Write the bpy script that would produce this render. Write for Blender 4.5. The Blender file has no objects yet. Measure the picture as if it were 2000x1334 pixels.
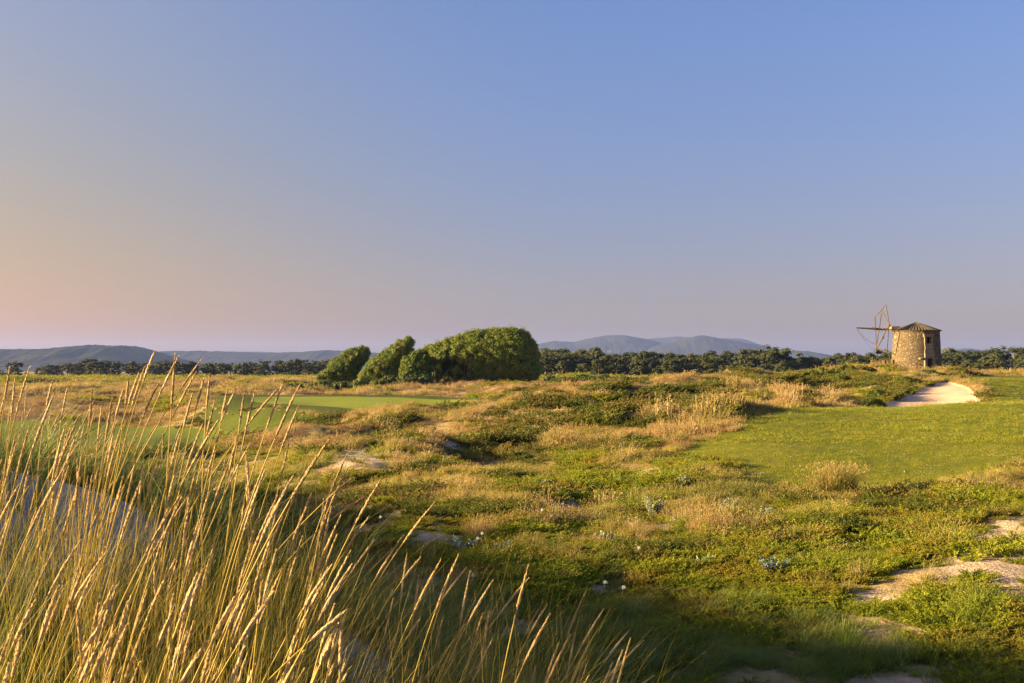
import bpy, math, random
import numpy as np
from mathutils import Vector, Matrix

# ------------------------------------------------------------------ camera, sky, sun, exposure
SC = bpy.context.scene
COL = SC.collection
FP = 1944.4            # focal length in photograph pixels (35 mm lens, photograph 2000 px wide)
HOR = 722.0            # row of the horizon in the photograph
cam_d = bpy.data.cameras.new('camera')
cam = bpy.data.objects.new('camera', cam_d); COL.objects.link(cam)
cam.location = (0, 0, 0); cam.rotation_euler = (math.radians(90), 0, 0)
cam_d.lens = 35; cam_d.sensor_width = 36; cam_d.shift_y = (HOR - 667.0) / 2000.0
cam_d.clip_start = 0.05; cam_d.clip_end = 40000
SC.camera = cam

SUN_EL = math.radians(12)
SUN_AZ = math.radians(-91)          # clockwise from +Y: the sun stands left, a little ahead of the camera
sun_dir = Vector((math.sin(SUN_AZ) * math.cos(SUN_EL), math.cos(SUN_AZ) * math.cos(SUN_EL), math.sin(SUN_EL)))

world = bpy.data.worlds.new('World'); SC.world = world; world.use_nodes = True
wn = world.node_tree; wn.nodes.clear()
w_out = wn.nodes.new('ShaderNodeOutputWorld'); w_bg = wn.nodes.new('ShaderNodeBackground')
w_sky = wn.nodes.new('ShaderNodeTexSky'); w_sky.sky_type = 'NISHITA'; w_sky.sun_disc = False
w_sky.sun_elevation = SUN_EL; w_sky.sun_rotation = SUN_AZ
w_sky.altitude = 0; w_sky.air_density = 1.0; w_sky.dust_density = 1.6; w_sky.ozone_density = 2.5
w_bg.inputs['Strength'].default_value = 0.05
w_tc = wn.nodes.new('ShaderNodeTexCoord'); w_sep = wn.nodes.new('ShaderNodeSeparateXYZ'); w_mr = wn.nodes.new('ShaderNodeMapRange')
w_mr.interpolation_type = 'SMOOTHSTEP'; w_mr.inputs[1].default_value = -.02; w_mr.inputs[2].default_value = .40
w_ti = wn.nodes.new('ShaderNodeMix'); w_ti.data_type = 'RGBA'; w_ti.inputs[6].default_value = (.66, .435, .46, 1); w_ti.inputs[7].default_value = (0.747, 0.714, 0.920, 1)
w_mu = wn.nodes.new('ShaderNodeMix'); w_mu.data_type = 'RGBA'; w_mu.blend_type = 'MULTIPLY'; w_mu.inputs[0].default_value = 1
wn.links.new(w_tc.outputs['Generated'], w_sep.inputs[0]); wn.links.new(w_sep.outputs[2], w_mr.inputs[0]); wn.links.new(w_mr.outputs[0], w_ti.inputs[0])
wn.links.new(w_sky.outputs[0], w_mu.inputs[6]); wn.links.new(w_ti.outputs[2], w_mu.inputs[7]); 
w_dot = wn.nodes.new('ShaderNodeVectorMath'); w_dot.operation = 'DOT_PRODUCT'; w_dot.inputs[1].default_value = (math.sin(SUN_AZ), math.cos(SUN_AZ), 0)
w_m2 = wn.nodes.new('ShaderNodeMapRange'); w_m2.interpolation_type = 'SMOOTHSTEP'; w_m2.inputs[1].default_value = -.12; w_m2.inputs[2].default_value = .50
w_t2 = wn.nodes.new('ShaderNodeMix'); w_t2.data_type = 'RGBA'; w_t2.inputs[6].default_value = (1, 1, 1, 1); w_t3 = wn.nodes.new('ShaderNodeMix'); w_t3.data_type = 'RGBA'; w_t3.inputs[6].default_value = (1.26, .91, .40, 1); w_t3.inputs[7].default_value = (1.28, .98, .74, 1); wn.links.new(w_mr.outputs[0], w_t3.inputs[0]); wn.links.new(w_t3.outputs[2], w_t2.inputs[7])
w_mu2 = wn.nodes.new('ShaderNodeMix'); w_mu2.data_type = 'RGBA'; w_mu2.blend_type = 'MULTIPLY'; w_mu2.inputs[0].default_value = 1
wn.links.new(w_tc.outputs['Generated'], w_dot.inputs[0]); wn.links.new(w_dot.outputs['Value'], w_m2.inputs[0]); wn.links.new(w_m2.outputs[0], w_t2.inputs[0])
wn.links.new(w_mu.outputs[2], w_mu2.inputs[6]); wn.links.new(w_t2.outputs[2], w_mu2.inputs[7]); wn.links.new(w_mu2.outputs[2], w_bg.inputs['Color'])
wn.links.new(w_bg.outputs[0], w_out.inputs['Surface'])

sun_l = bpy.data.lights.new('sun', 'SUN'); sun_l.energy = 5.0; sun_l.angle = math.radians(0.5); sun_l.color = (1.0, 0.69, 0.33)
sun = bpy.data.objects.new('sun', sun_l); COL.objects.link(sun)
sun.rotation_euler = (-sun_dir).to_track_quat('-Z', 'Y').to_euler()

SC.view_settings.view_transform = 'Standard'; SC.view_settings.look = 'None'
SC.view_settings.exposure = 2.4; SC.view_settings.gamma = 1.0; SC.view_settings.use_curve_mapping = False
SC.cycles.use_denoising = True; SC.cycles.denoiser = 'OPENIMAGEDENOISE'; SC.cycles.denoising_prefilter = 'NONE'; SC.cycles.denoising_input_passes = 'RGB_ALBEDO_NORMAL'
SC.cycles.max_bounces = 8; SC.cycles.diffuse_bounces = 6; SC.cycles.transmission_bounces = 4
SC.cycles.volume_bounces = 1; SC.cycles.transparent_max_bounces = 8; SC.cycles.glossy_bounces = 2

rng = np.random.default_rng(7); random.seed(7)

# ------------------------------------------------------------------ helpers
def tag(o, label=None, cat=None, group=None, kind=None):
    if label: o['label'] = label
    if cat: o['category'] = cat
    if group: o['group'] = group
    if kind: o['kind'] = kind
    return o

def make_mesh(name, V, faces, mats=None, attrs=None, smooth=False, midx=None):
    """V (n,3); faces: list of integer arrays (m,k), k = 3 or 4."""
    me = bpy.data.meshes.new(name)
    V = np.asarray(V, dtype=np.float32)
    faces = [np.asarray(f, dtype=np.int32) for f in (faces if isinstance(faces, (list, tuple)) else [faces]) if len(f)]
    me.vertices.add(len(V)); me.vertices.foreach_set('co', V.ravel())
    if faces:
        loops = np.concatenate([f.ravel() for f in faces])
        tot = np.concatenate([np.full(len(f), f.shape[1], dtype=np.int32) for f in faces])
        start = np.concatenate([[0], np.cumsum(tot)[:-1]]).astype(np.int32)
        me.loops.add(len(loops)); me.loops.foreach_set('vertex_index', loops)
        me.polygons.add(len(tot)); me.polygons.foreach_set('loop_start', start)
        try: me.polygons.foreach_set('loop_total', tot)
        except Exception: pass
        me.polygons.foreach_set('use_smooth', np.full(len(tot), bool(smooth)))
        if midx is not None: me.polygons.foreach_set('material_index', np.asarray(midx, dtype=np.int32))
    for m in (mats or []): me.materials.append(m)
    for k, a in (attrs or {}).items():
        a = np.asarray(a, dtype=np.float32)
        at = me.attributes.new(k, 'FLOAT' if a.ndim == 1 else 'FLOAT_VECTOR', 'POINT')
        at.data.foreach_set('value' if a.ndim == 1 else 'vector', a.ravel())
    me.update(calc_edges=True)
    return me

def obj(name, me, parent=None, loc=None, link=True):
    o = bpy.data.objects.new(name, me)
    if link: COL.objects.link(o)
    if parent is not None: o.parent = parent
    if loc is not None: o.location = loc
    return o

def empty(name, loc, label, cat, group=None, rz=0.0):
    o = bpy.data.objects.new(name, None); COL.objects.link(o); o.location = loc
    o.rotation_euler = (0, 0, rz); o.empty_display_size = 0.2
    return tag(o, label, cat, group)

class MB:
    """Collects boxes, bars and tubes for one mesh."""
    def __init__(s): s.v = []; s.f3 = []; s.f4 = []; s.n = 0
    def add(s, V, F):
        F = np.asarray(F); (s.f3 if F.shape[1] == 3 else s.f4).append(F + s.n); s.v.append(np.asarray(V, float)); s.n += len(V)
    def box(s, c, d, M=None, jit=0.0):
        c = np.array(c, float); d = np.array(d, float) / 2
        P = np.array([[x, y, z] for x in (-1, 1) for y in (-1, 1) for z in (-1, 1)], float) * d
        if jit: P = P + rng.uniform(-jit, jit, P.shape)
        if M is not None: P = P @ np.array(M).T
        s.add(P + c, [[0, 1, 3, 2], [4, 6, 7, 5], [0, 4, 5, 1], [2, 3, 7, 6], [0, 2, 6, 4], [1, 5, 7, 3]])
    def tube(s, pts, rad, seg=6, caps=True):
        pts = np.asarray(pts, float); n = len(pts); rad = np.broadcast_to(np.asarray(rad, float), (n,))
        T = np.gradient(pts, axis=0); T /= np.linalg.norm(T, axis=1)[:, None] + 1e-12
        up = np.array([0.31, 0.2, 0.93]) if abs(T[0][2]) < .9 else np.array([1.0, 0.1, 0])
        A = np.cross(T, up); A /= np.linalg.norm(A, axis=1)[:, None]; B = np.cross(T, A)
        an = np.arange(seg) * 2 * np.pi / seg
        V = pts[:, None] + rad[:, None, None] * (A[:, None] * np.cos(an)[None, :, None] + B[:, None] * np.sin(an)[None, :, None])
        i = np.arange(n - 1)[:, None] * seg; j = np.arange(seg)[None]; k = (j + 1) % seg
        s.add(V.reshape(-1, 3), np.stack([i + j, i + k, i + seg + k, i + seg + j], -1).reshape(-1, 4))
        if caps:
            for r, q in ((0, pts[0]), (n - 1, pts[-1])):
                ring = V[r]; s.add(np.vstack([ring, q[None]]), np.array([[a, (a + 1) % seg, seg] for a in range(seg)]))
    def mesh(s, name, mats=None, smooth=False):
        f = []
        if s.f3: f.append(np.vstack(s.f3))
        if s.f4: f.append(np.vstack(s.f4))
        return make_mesh(name, np.vstack(s.v), f, mats, smooth=smooth)

def _hash(ix, iy, seed):
    h = (ix.astype(np.int64) * 374761393 + iy.astype(np.int64) * 668265263 + seed * 1442695041) & 0xFFFFFFFF
    h = ((h ^ (h >> 13)) * 1274126177) & 0xFFFFFFFF
    return ((h ^ (h >> 16)) & 0xFFFFFF) / float(0xFFFFFF)

def vnoise(x, y, seed=0):
    x = np.asarray(x, float); y = np.asarray(y, float)
    xi = np.floor(x); yi = np.floor(y); fx = x - xi; fy = y - yi
    fx = fx * fx * fx * (fx * (fx * 6 - 15) + 10); fy = fy * fy * fy * (fy * (fy * 6 - 15) + 10)
    a = _hash(xi, yi, seed); b = _hash(xi + 1, yi, seed); c = _hash(xi, yi + 1, seed); d = _hash(xi + 1, yi + 1, seed)
    return (a + (b - a) * fx + (c - a) * fy + (a - b - c + d) * fx * fy) * 2 - 1

def fbm(x, y, octv=4, seed=0, gain=.5):
    s = 0; a = 1; t = 0
    for o in range(octv):
        s = s + a * vnoise(x * 2 ** o + o * 17.3, y * 2 ** o - o * 9.1, seed + o); t += a; a *= gain
    return s / t

# ------------------------------------------------------------------ the lie of the land
# control points: photograph column, forward distance in metres, photograph row of the bare ground
CP = []
def col(px, *dp):
    for d, py in dp: CP.append(((px - 1000) / FP * d, d, -(py - HOR) / FP * d))
# near dune where the camera stands, metres
for p in [(0,0,-1.55),(-2,0,-1.2),(2,0,-1.95),(0,-3,-1.3),(3,-3,-1.8),(-4,0,-.6),(-6,0,-.3),(5,0,-2.6),(-4,-4,-.5),
          (-3,3,-1.0),(-1.5,3,-1.25),(0,3,-1.62),(1.5,3,-2.1),(3,3,-2.6),(6,4,-2.8),(-5,3,-.3),
          (-2.2,4.3,-.92),(-1.2,4.3,-1.2),(-.4,4.3,-1.6),
          (-6,5.5,-.1),(-4.2,5.5,-.28),(-2.83,5.5,-.56),(-2.29,5.5,-.68),(-1.6,5.5,-.98),(-.7,5.5,-1.5),(0,5.5,-2.05),(1.2,5.5,-2.5),(3,5.5,-2.7),
          (-6,8,-.75),(-4,8,-1.15),(-3,8,-1.25),(-2,8,-1.85),(-1,8,-2.4),(0,8,-2.72),(2,8,-2.72),(4,8,-2.7),(6,8,-2.65),
          (-6,10.5,-1.7),(-4,10.5,-1.9),(-2,10.5,-2.4),
          (-15,-5,-.5),(-15,3,-.4),(-15,7,-.2),(-15,10,-.1),(-15,14,-.2),(-15,17.5,-.6),(-15,20,-1.0),(-15,22.5,-1.8),(-15,28,-2.2),(-15,36,-3.2),
          (-11,5,-.2),(-11,8,-.1),(-11,12,-.4),(-11.5,16,-1.0),(-11.8,20,-1.2),(-12.5,24,-2.2),(-22,5,-.5),(-22,12,-.4),(-22,25,-1.5),(-30,10,-.5),
          (-8,8,-.75),(-8,12,-1.6),(-8,16,-1.8),(-9.8,20,-2.4),
          (10,6,-2.6),(15,10,-2.4),(25,18,-2.2),(10,-8,-2.4),(-10,-10,0),(0,-12,-1.8),(0,-40,-3),(30,-20,-3),(-40,-20,-3),
          (60,20,-2.2),(-70,30,-3.5),(-60,60,-5),(80,50,-1.5),(110,80,-1),(150,0,-3),(-150,0,-4),(0,-200,-4),(500,0,-5),(-500,0,-5),(0,-1000,-5),(2500,0,-5),(-2500,0,-5),(0,-9000,-6),(9000,0,-6),(-9000,0,-6)]:
    CP.append(p)
FAR = [(400,741),(700,735),(1500,729.5),(3500,725.5),(9500,723.2)]
col(-300,(20,950),(30,960),(50,935),(70,900),(100,845),(125,808),(170,772),(250,752),*FAR)
col(0,(13,950),(20,955),(30,958),(55,925),(72,893),(95,856),(112,836),(128,806),(170,774),(220,760),(300,748),*FAR)
col(150,(13,1010),(20,1010),(32,985),(52,930),(70,896),(90,864),(110,838),(126,800),(150,783),(200,762),(260,750),(330,745),(400,741))
col(300,(13,1090),(20,1040),(32,975),(50,915),(68,900),(90,863),(108,839),(126,806),(160,775),(200,757),(240,751),*FAR)
col(420,(13,1150),(20,1050),(30,970),(42,905),(50,884),(60,885),(80,882),(95,855),(103,832),(112,795),(122,779),(145,773),(170,765),(190,743),(230,750),(400,741))
col(520,(12,1180),(17,1080),(25,980),(36,910),(46,880),(54,858),(64,862),(80,868),(91,845),(100,800),(108,791),(130,777),(148,772),(170,757),(195,741),(240,749))
col(620,(11,1200),(16,1090),(23,985),(34,905),(45,862),(55,836),(66,842),(80,840),(95,803),(110,792),(130,779),(148,773),(168,762),(190,749),(250,746),*FAR)
col(760,(8.6,1334),(11,1200),(15,1085),(21,990),(31,910),(43,850),(52,822),(60,815),(70,824),(84,822),(96,803),(110,792),(130,780),(146,774),(160,763),(180,752),(260,744))
col(900,(8.6,1334),(11,1200),(15,1085),(21,985),(30,910),(43,846),(52,817),(60,808),(70,818),(86,818),(96,803),(112,790),(132,779),(144,774),(155,762),(168,748),(185,750),(260,744),*FAR)
col(1000,(8.6,1334),(11,1200),(15,1085),(20,995),(28,922),(40,855),(52,812),(62,789),(72,786),(90,794),(110,779),(130,768),(150,760),(165,752),(200,752),(280,744),(400,741))
col(1100,(8.6,1334),(11,1200),(15,1085),(20,995),(27,925),(38,858),(50,810),(62,780),(72,769),(84,775),(110,775),(140,765),(180,757),(230,750),(300,743))
col(1200,(8.6,1334),(11,1195),(15,1085),(20,990),(27,923),(37,860),(48,812),(60,781),(72,765),(80,762),(95,770),(140,765),(190,755),(260,746),*FAR)
col(1320,(8.6,1334),(11,1195),(15,1080),(20,985),(26,925),(36,862),(46,818),(60,783),(74,757),(84,752),(100,760),(150,757),(250,746))
col(1420,(8.6,1334),(11,1195),(15,1078),(19,1000),(25,925),(33,868),(41,826),(48,806),(58,790),(70,768),(84,745),(92,742),(110,750),(200,750),(400,741))
col(1540,(8.6,1334),(11,1190),(15,1072),(19,1000),(24,935),(32,868),(40,825),(48,798),(53,800),(62,792),(76,765),(92,740),(100,738),(120,744),(250,745),*FAR)
col(1660,(8.6,1334),(11,1185),(15,1065),(19,985),(24,930),(32,868),(41,822),(49,797),(55,800),(64,794),(78,765),(95,736),(108,731),(125,730),(170,744),(400,741))
col(1760,(8.6,1330),(11,1180),(15,1060),(19,980),(24,928),(32,866),(42,816),(50,797),(56,801),(62,797),(70,775),(84,748),(97,736),(112,731.5),(128,730),(180,744))
col(1850,(8.6,1330),(11,1178),(14.5,1060),(18.5,978),(24,922),(32,862),(42,812),(50,790),(57,797),(63,796),(70,771),(78,750),(88,739),(98,735),(112,731.5),(128,730),(180,744),(400,741))
col(1925,(8.6,1325),(11,1172),(14.5,1048),(18,978),(23,925),(32,858),(42,808),(51,787),(57,794),(62,788),(68,768),(76,750),(88,738),(98,735),(112,732.5),(130,732),(200,744))
col(2020,(8.6,1320),(11,1165),(14,1050),(18,970),(23,920),(32,856),(42,806),(52,784),(58,790),(63,785),(72,765),(86,742),(96,736),(112,733),(130,733),(200,744),*FAR)
col(2300,(8.6,1300),(11,1150),(15,1020),(23,915),(32,850),(44,800),(54,778),(60,782),(72,760),(90,740),(112,734),(200,744),(400,741))
CP = np.array(CP, float)

def _feat(x, y):
    r = np.hypot(x, y) + 1e-6; k = 3.0 * np.clip(r / 6.0, 0.15, 1.0)
    return np.stack([k * x / r, k * y / r, np.log(r + 2.0)], -1)
def _phi(A, B):
    d2 = ((A[:, None, :] - B[None, :, :]) ** 2).sum(-1); return np.sqrt(d2 + 0.10 ** 2)
_Fc = _feat(CP[:, 0], CP[:, 1]); _Rc = np.hypot(CP[:, 0], CP[:, 1])
_K = _phi(_Fc, _Fc); _n = len(CP)
_P = np.hstack([np.ones((_n, 1)), _Fc])
_A = np.zeros((_n + 4, _n + 4)); _A[:_n, :_n] = _K - 2e-3 * np.eye(_n); _A[:_n, _n:] = _P; _A[_n:, :_n] = _P.T
_w = np.linalg.solve(_A, np.concatenate([CP[:, 2] / (_Rc + 3), np.zeros(4)]))
def base_h(x, y):
    x = np.atleast_1d(np.asarray(x, float)).ravel(); y = np.atleast_1d(np.asarray(y, float)).ravel(); out = np.empty(len(x))
    for i in range(0, len(x), 8000):
        xs, ys = x[i:i + 8000], y[i:i + 8000]; F = _feat(xs, ys)
        out[i:i + 8000] = (_phi(F, _Fc) @ _w[:_n] + _w[_n] + F @ _w[_n + 1:]) * (np.hypot(xs, ys) + 3)
    return out

def W(px, d): return ((px - 1000) / FP * d, d)
def poly(*pd): return np.array([W(a, b) for a, b in pd])
def inside(P, x, y):
    c = np.zeros(len(x), bool); n = len(P)
    for i in range(n):
        x1, y1 = P[i]; x2, y2 = P[(i + 1) % n]
        if y1 == y2: continue
        k = ((y1 > y) != (y2 > y)) & (x < (x2 - x1) * (y - y1) / (y2 - y1) + x1); c ^= k
    return c
def sdist(P, x, y):
    """signed distance to a polygon on the ground, positive inside"""
    d = np.full(len(x), 1e9); n = len(P)
    for i in range(n):
        a = P[i]; b = P[(i + 1) % n]; ab = b - a
        t = np.clip(((x - a[0]) * ab[0] + (y - a[1]) * ab[1]) / (ab @ ab + 1e-12), 0, 1)
        d = np.minimum(d, np.hypot(x - a[0] - t * ab[0], y - a[1] - t * ab[1]))
    return np.where(inside(P, x, y), d, -d)

def hit(px, py, d0=7.0, fn=None):
    """first ground point seen along the ray of a photograph pixel"""
    d = d0 * 1.006 ** np.arange(900); x = (px - 1000) / FP * d
    z = (fn or base_h)(x, d); g = HOR - z / d * FP
    k = np.argmax(g <= py) if (g <= py).any() else len(d) - 1
    return x[k], d[k]

def hits(pts, d0=7.0): return np.array([hit(a, b, d0) for a, b in pts])

LAWN = np.vstack([hits([(2000, 905), (1850, 938), (1700, 955), (1560, 962), (1450, 935), (1395, 905), (1330, 893), (1290, 905), (1330, 878), (1400, 852), (1440, 828), (1490, 808)]),
                  poly((1545, 50), (1600, 53.5), (1700, 55), (1800, 55.5), (1900, 56), (2000, 57), (2700, 58), (2700, 26))])
BUNKER = poly((1690, 55.2), (1686, 59), (1722, 66), (1760, 72), (1795, 77), (1826, 82), (1856, 84.5), (1876, 78.5), (1892, 76), (1908, 72.5), (1917, 68), (1918, 63), (1914, 58), (1905, 56.2), (1800, 55.6))
UPLAWN = poly((1914, 57.2), (1922, 66), (1915, 72), (1895, 78), (1870, 86), (1872, 93), (1930, 98), (2100, 99), (2700, 99), (2700, 58.2), (2000, 57.2))
PLATEAU = poly((402, 118), (432, 108), (500, 104), (560, 98), (640, 89), (740, 82), (860, 82), (935, 92), (958, 108), (950, 124), (915, 138), (840, 147), (700, 150), (560, 150), (450, 146), (408, 134))
GREEN = poly((490, 117), (540, 108), (620, 104), (690, 98), (760, 92), (850, 90), (925, 97), (946, 108), (930, 120), (880, 132), (780, 141), (640, 144), (540, 141), (492, 130))
SLOPE = poly((402, 118), (392, 108), (420, 98), (470, 90), (540, 82), (620, 76), (700, 76), (740, 82), (640, 89), (560, 98), (500, 104), (432, 108))
FAIRWAY = poly((-400, 116), (60, 118), (200, 116), (330, 108), (430, 100), (480, 90), (555, 81), (540, 70), (470, 64), (300, 69), (100, 74), (-400, 78))
POTSAND = poly((650, 92.8), (690, 90.8), (745, 89.9), (752, 90.3), (700, 91.7), (660, 93.4))
SMOOTH = [LAWN, BUNKER, UPLAWN, PLATEAU, SLOPE, FAIRWAY]

def rough_amp(x, y):
    m = np.full(len(x), -1e9)
    for P in SMOOTH: m = np.maximum(m, sdist(P, x, y))
    return np.clip((-m - 0.2) / 2.5, 0, 1)

def ground(x, y, amp=None):
    x = np.atleast_1d(np.asarray(x, float)).ravel(); y = np.atleast_1d(np.asarray(y, float)).ravel()
    z = base_h(x, y); r = np.hypot(x, y)
    a = rough_amp(x, y)
    A = np.clip((r - 7) / 30, 0.0, 1.0) * np.clip(1.4 - r / 800, 0, 1)
    n = (0.95 * fbm(x / 5.5, y / 7.5, 3, 11) + .30 * np.abs(fbm(x / 2.6, y / 3.2, 2, 13))) * A + 0.10 * fbm(x / 1.3, y / 1.3, 3, 23) * np.clip((r - 5) / 6, .1, 1) * np.clip(1.5 - r / 100, 0, 1)
    far = 1.3 * fbm(x / 26, y / 30, 3, 31) * np.clip((r - 150) / 60, 0, 1) * np.clip(1 - (r - 260) / 150, 0, 1)
    z = z + a * (n + far)
    z = z + (1 - a) * 0.03 * fbm(x / 3.2, y / 3.2, 2, 5)
    # the bunker is cut below its surroundings
    s = sdist(BUNKER, x, y); z = z - 0.16 * np.clip(s / 0.5, 0, 1)
    s = sdist(POTSAND, x, y); z = z - 0.15 * np.clip(s / 0.6, 0, 1)
    return z
def G(x, y): return float(ground(x, y)[0])
def pos(px, py, d0=7.0):
    x, y = hit(px, py, d0); return (x, y, G(x, y))
def proj(x, y, z): return 1000 + FP * x / y, HOR - FP * z / y

# ------------------------------------------------------------------ materials
def newmat(name):
    m = bpy.data.materials.new(name); m.use_nodes = True; nt = m.node_tree; nt.nodes.clear()
    return m, nt, nt.nodes.new('ShaderNodeOutputMaterial')
def N(nt, t, **kw):
    n = nt.nodes.new(t)
    for k, v in kw.items():
        if k in n.inputs: n.inputs[k].default_value = v
        else: setattr(n, k, v)
    return n
def ramp(nt, stops, interp='LINEAR'):
    r = nt.nodes.new('ShaderNodeValToRGB'); r.color_ramp.interpolation = interp
    e = r.color_ramp.elements
    while len(e) < len(stops): e.new(.5)
    for el, (p, c) in zip(e, stops): el.position = p; el.color = (*c, 1)
    return r
def noise(nt, scale, detail=4, vec=None, rough=.55):
    n = nt.nodes.new('ShaderNodeTexNoise'); n.inputs['Scale'].default_value = scale; n.inputs['Detail'].default_value = detail; n.inputs['Roughness'].default_value = rough
    if vec is not None: nt.links.new(vec, n.inputs['Vector'])
    return n
def mixc(nt, a, b, f, mode='MIX'):
    m = nt.nodes.new('ShaderNodeMix'); m.data_type = 'RGBA'; m.blend_type = mode
    for s, v in ((m.inputs[6], a), (m.inputs[7], b), (m.inputs[0], f)):
        if hasattr(v, 'is_linked'): nt.links.new(v, s)
        elif isinstance(v, tuple): s.default_value = (*v, 1)
        else: s.default_value = v
    return m.outputs[2]
def mapr(nt, v, a, b, c=0., d=1.):
    m = nt.nodes.new('ShaderNodeMapRange'); m.inputs[1].default_value = a; m.inputs[2].default_value = b; m.inputs[3].default_value = c; m.inputs[4].default_value = d
    nt.links.new(v, m.inputs[0]); return m.outputs[0]
def geopos(nt): return nt.nodes.new('ShaderNodeNewGeometry').outputs['Position']
def bump(nt, h, strength, dist):
    b = nt.nodes.new('ShaderNodeBump'); b.inputs['Strength'].default_value = strength; b.inputs['Distance'].default_value = dist
    nt.links.new(h, b.inputs['Height']); return b.outputs[0]
def finish(nt, out, colr, rough=.8, normal=None, trans=None, trans_f=.35, spec=.3):
    p = nt.nodes.new('ShaderNodeBsdfPrincipled'); p.inputs['Roughness'].default_value = rough; p.inputs['Specular IOR Level'].default_value = spec
    if isinstance(colr, tuple): p.inputs['Base Color'].default_value = (*colr, 1)
    else: nt.links.new(colr, p.inputs['Base Color'])
    if normal is not None: nt.links.new(normal, p.inputs['Normal'])
    if trans is None: nt.links.new(p.outputs[0], out.inputs['Surface']); return p
    t = nt.nodes.new('ShaderNodeBsdfTranslucent')
    if isinstance(trans, tuple): t.inputs['Color'].default_value = (*trans, 1)
    else: nt.links.new(trans, t.inputs['Color'])
    mx = nt.nodes.new('ShaderNodeMixShader'); mx.inputs[0].default_value = trans_f
    nt.links.new(p.outputs[0], mx.inputs[1]); nt.links.new(t.outputs[0], mx.inputs[2]); nt.links.new(mx.outputs[0], out.inputs['Surface'])
    return p

def leaf_mat(name, stops, patch=None, patch_scale=.12, base=None, tf=.35, rough=.6, spec=.25):
    """foliage: a per-plant random tone, an optional second tone in patches over the land, an optional other tone at the stem base"""
    m, nt, out = newmat(name)
    oi = nt.nodes.new('ShaderNodeObjectInfo'); r = ramp(nt, stops); 
    pn = noise(nt, 3.0, 2, geopos(nt))
    ad = nt.nodes.new('ShaderNodeMath'); ad.operation = 'MULTIPLY_ADD'; ad.inputs[1].default_value = .75; nt.links.new(oi.outputs['Random'], ad.inputs[0])
    nt.links.new(mapr(nt, pn.outputs[0], .3, .7, 0, .25), ad.inputs[2]); nt.links.new(ad.outputs[0], r.inputs[0])
    c = r.outputs[0]
    if patch:
        pn2 = noise(nt, patch_scale, 4, geopos(nt)); c = mixc(nt, c, patch, mapr(nt, pn2.outputs[0], .48, .62, 0, .8))
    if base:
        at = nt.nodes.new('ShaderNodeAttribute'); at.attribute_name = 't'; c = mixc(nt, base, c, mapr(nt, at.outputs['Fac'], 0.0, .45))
    finish(nt, out, c, rough, trans=c, trans_f=tf, spec=spec)
    return m

def ground_mat():
    m, nt, out = newmat('dune_soil')
    P = geopos(nt); at = nt.nodes.new('ShaderNodeAttribute'); at.attribute_name = 'sand'
    n1 = noise(nt, .35, 6, P); n2 = noise(nt, 2.5, 5, P); n3 = noise(nt, 22, 4, P)
    lit = ramp(nt, [(.3, (.14, .15, .035)), (.45, (.22, .18, .07)), (.58, (.32, .25, .13)), (.72, (.16, .17, .04))]); nt.links.new(n2.outputs[0], lit.inputs[0])
    heath = ramp(nt, [(.35, (.20, .17, .06)), (.5, (.27, .19, .10)), (.65, (.16, .16, .045))]); nt.links.new(n1.outputs[0], heath.inputs[0])
    soil = mixc(nt, lit.outputs[0], heath.outputs[0], .5)
    sand = ramp(nt, [(.3, (.34, .265, .185)), (.7, (.48, .39, .285))]); nt.links.new(n3.outputs[0], sand.inputs[0])
    ad = nt.nodes.new('ShaderNodeMath'); ad.operation = 'MULTIPLY_ADD'; ad.inputs[1].default_value = .9; nt.links.new(n2.outputs[0], ad.inputs[0]); nt.links.new(at.outputs['Fac'], ad.inputs[2])
    c = mixc(nt, soil, sand.outputs[0], mapr(nt, ad.outputs[0], .78, 1.04))
    hs = nt.nodes.new('ShaderNodeMath'); hs.operation = 'MULTIPLY_ADD'; hs.inputs[1].default_value = .35; nt.links.new(n3.outputs[0], hs.inputs[0]); nt.links.new(n2.outputs[0], hs.inputs[2])
    finish(nt, out, c, .9, bump(nt, hs.outputs[0], .6, .12), spec=.15)
    return m

def turf_mat(name, c1, c2, c3, stripe=0.0):
    m, nt, out = newmat(name); P = geopos(nt)
    n1 = noise(nt, .18, 5, P); n2 = noise(nt, 5, 5, P, .7); n3 = noise(nt, 1.1, 5, P, .65)
    r = ramp(nt, [(.32, c1), (.5, c2), (.68, c3)]); 
    ad = nt.nodes.new('ShaderNodeMath'); ad.operation = 'MULTIPLY_ADD'; ad.inputs[1].default_value = .45; nt.links.new(n2.outputs[0], ad.inputs[0])
    ad2 = nt.nodes.new('ShaderNodeMath'); ad2.operation = 'MULTIPLY_ADD'; ad2.inputs[1].default_value = .3; nt.links.new(n1.outputs[0], ad2.inputs[0])
    nt.links.new(mapr(nt, n3.outputs[0], 0, 1, 0, .25), ad2.inputs[2]); nt.links.new(ad2.outputs[0], ad.inputs[2]); nt.links.new(ad.outputs[0], r.inputs[0])
    finish(nt, out, r.outputs[0], .85, bump(nt, n2.outputs[0], .5 if stripe == 0 else .2, .05), spec=.1)
    return m

def sand_mat():
    m, nt, out = newmat('bunker_sand'); P = geopos(nt)
    n1 = noise(nt, .8, 5, P); n2 = noise(nt, 9, 5, P, .6)
    r = ramp(nt, [(.3, (.52, .39, .26)), (.7, (.64, .49, .34))]); nt.links.new(n1.outputs[0], r.inputs[0])
    finish(nt, out, r.outputs[0], .95, bump(nt, n2.outputs[0], .5, .05), spec=.1)
    return m

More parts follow.
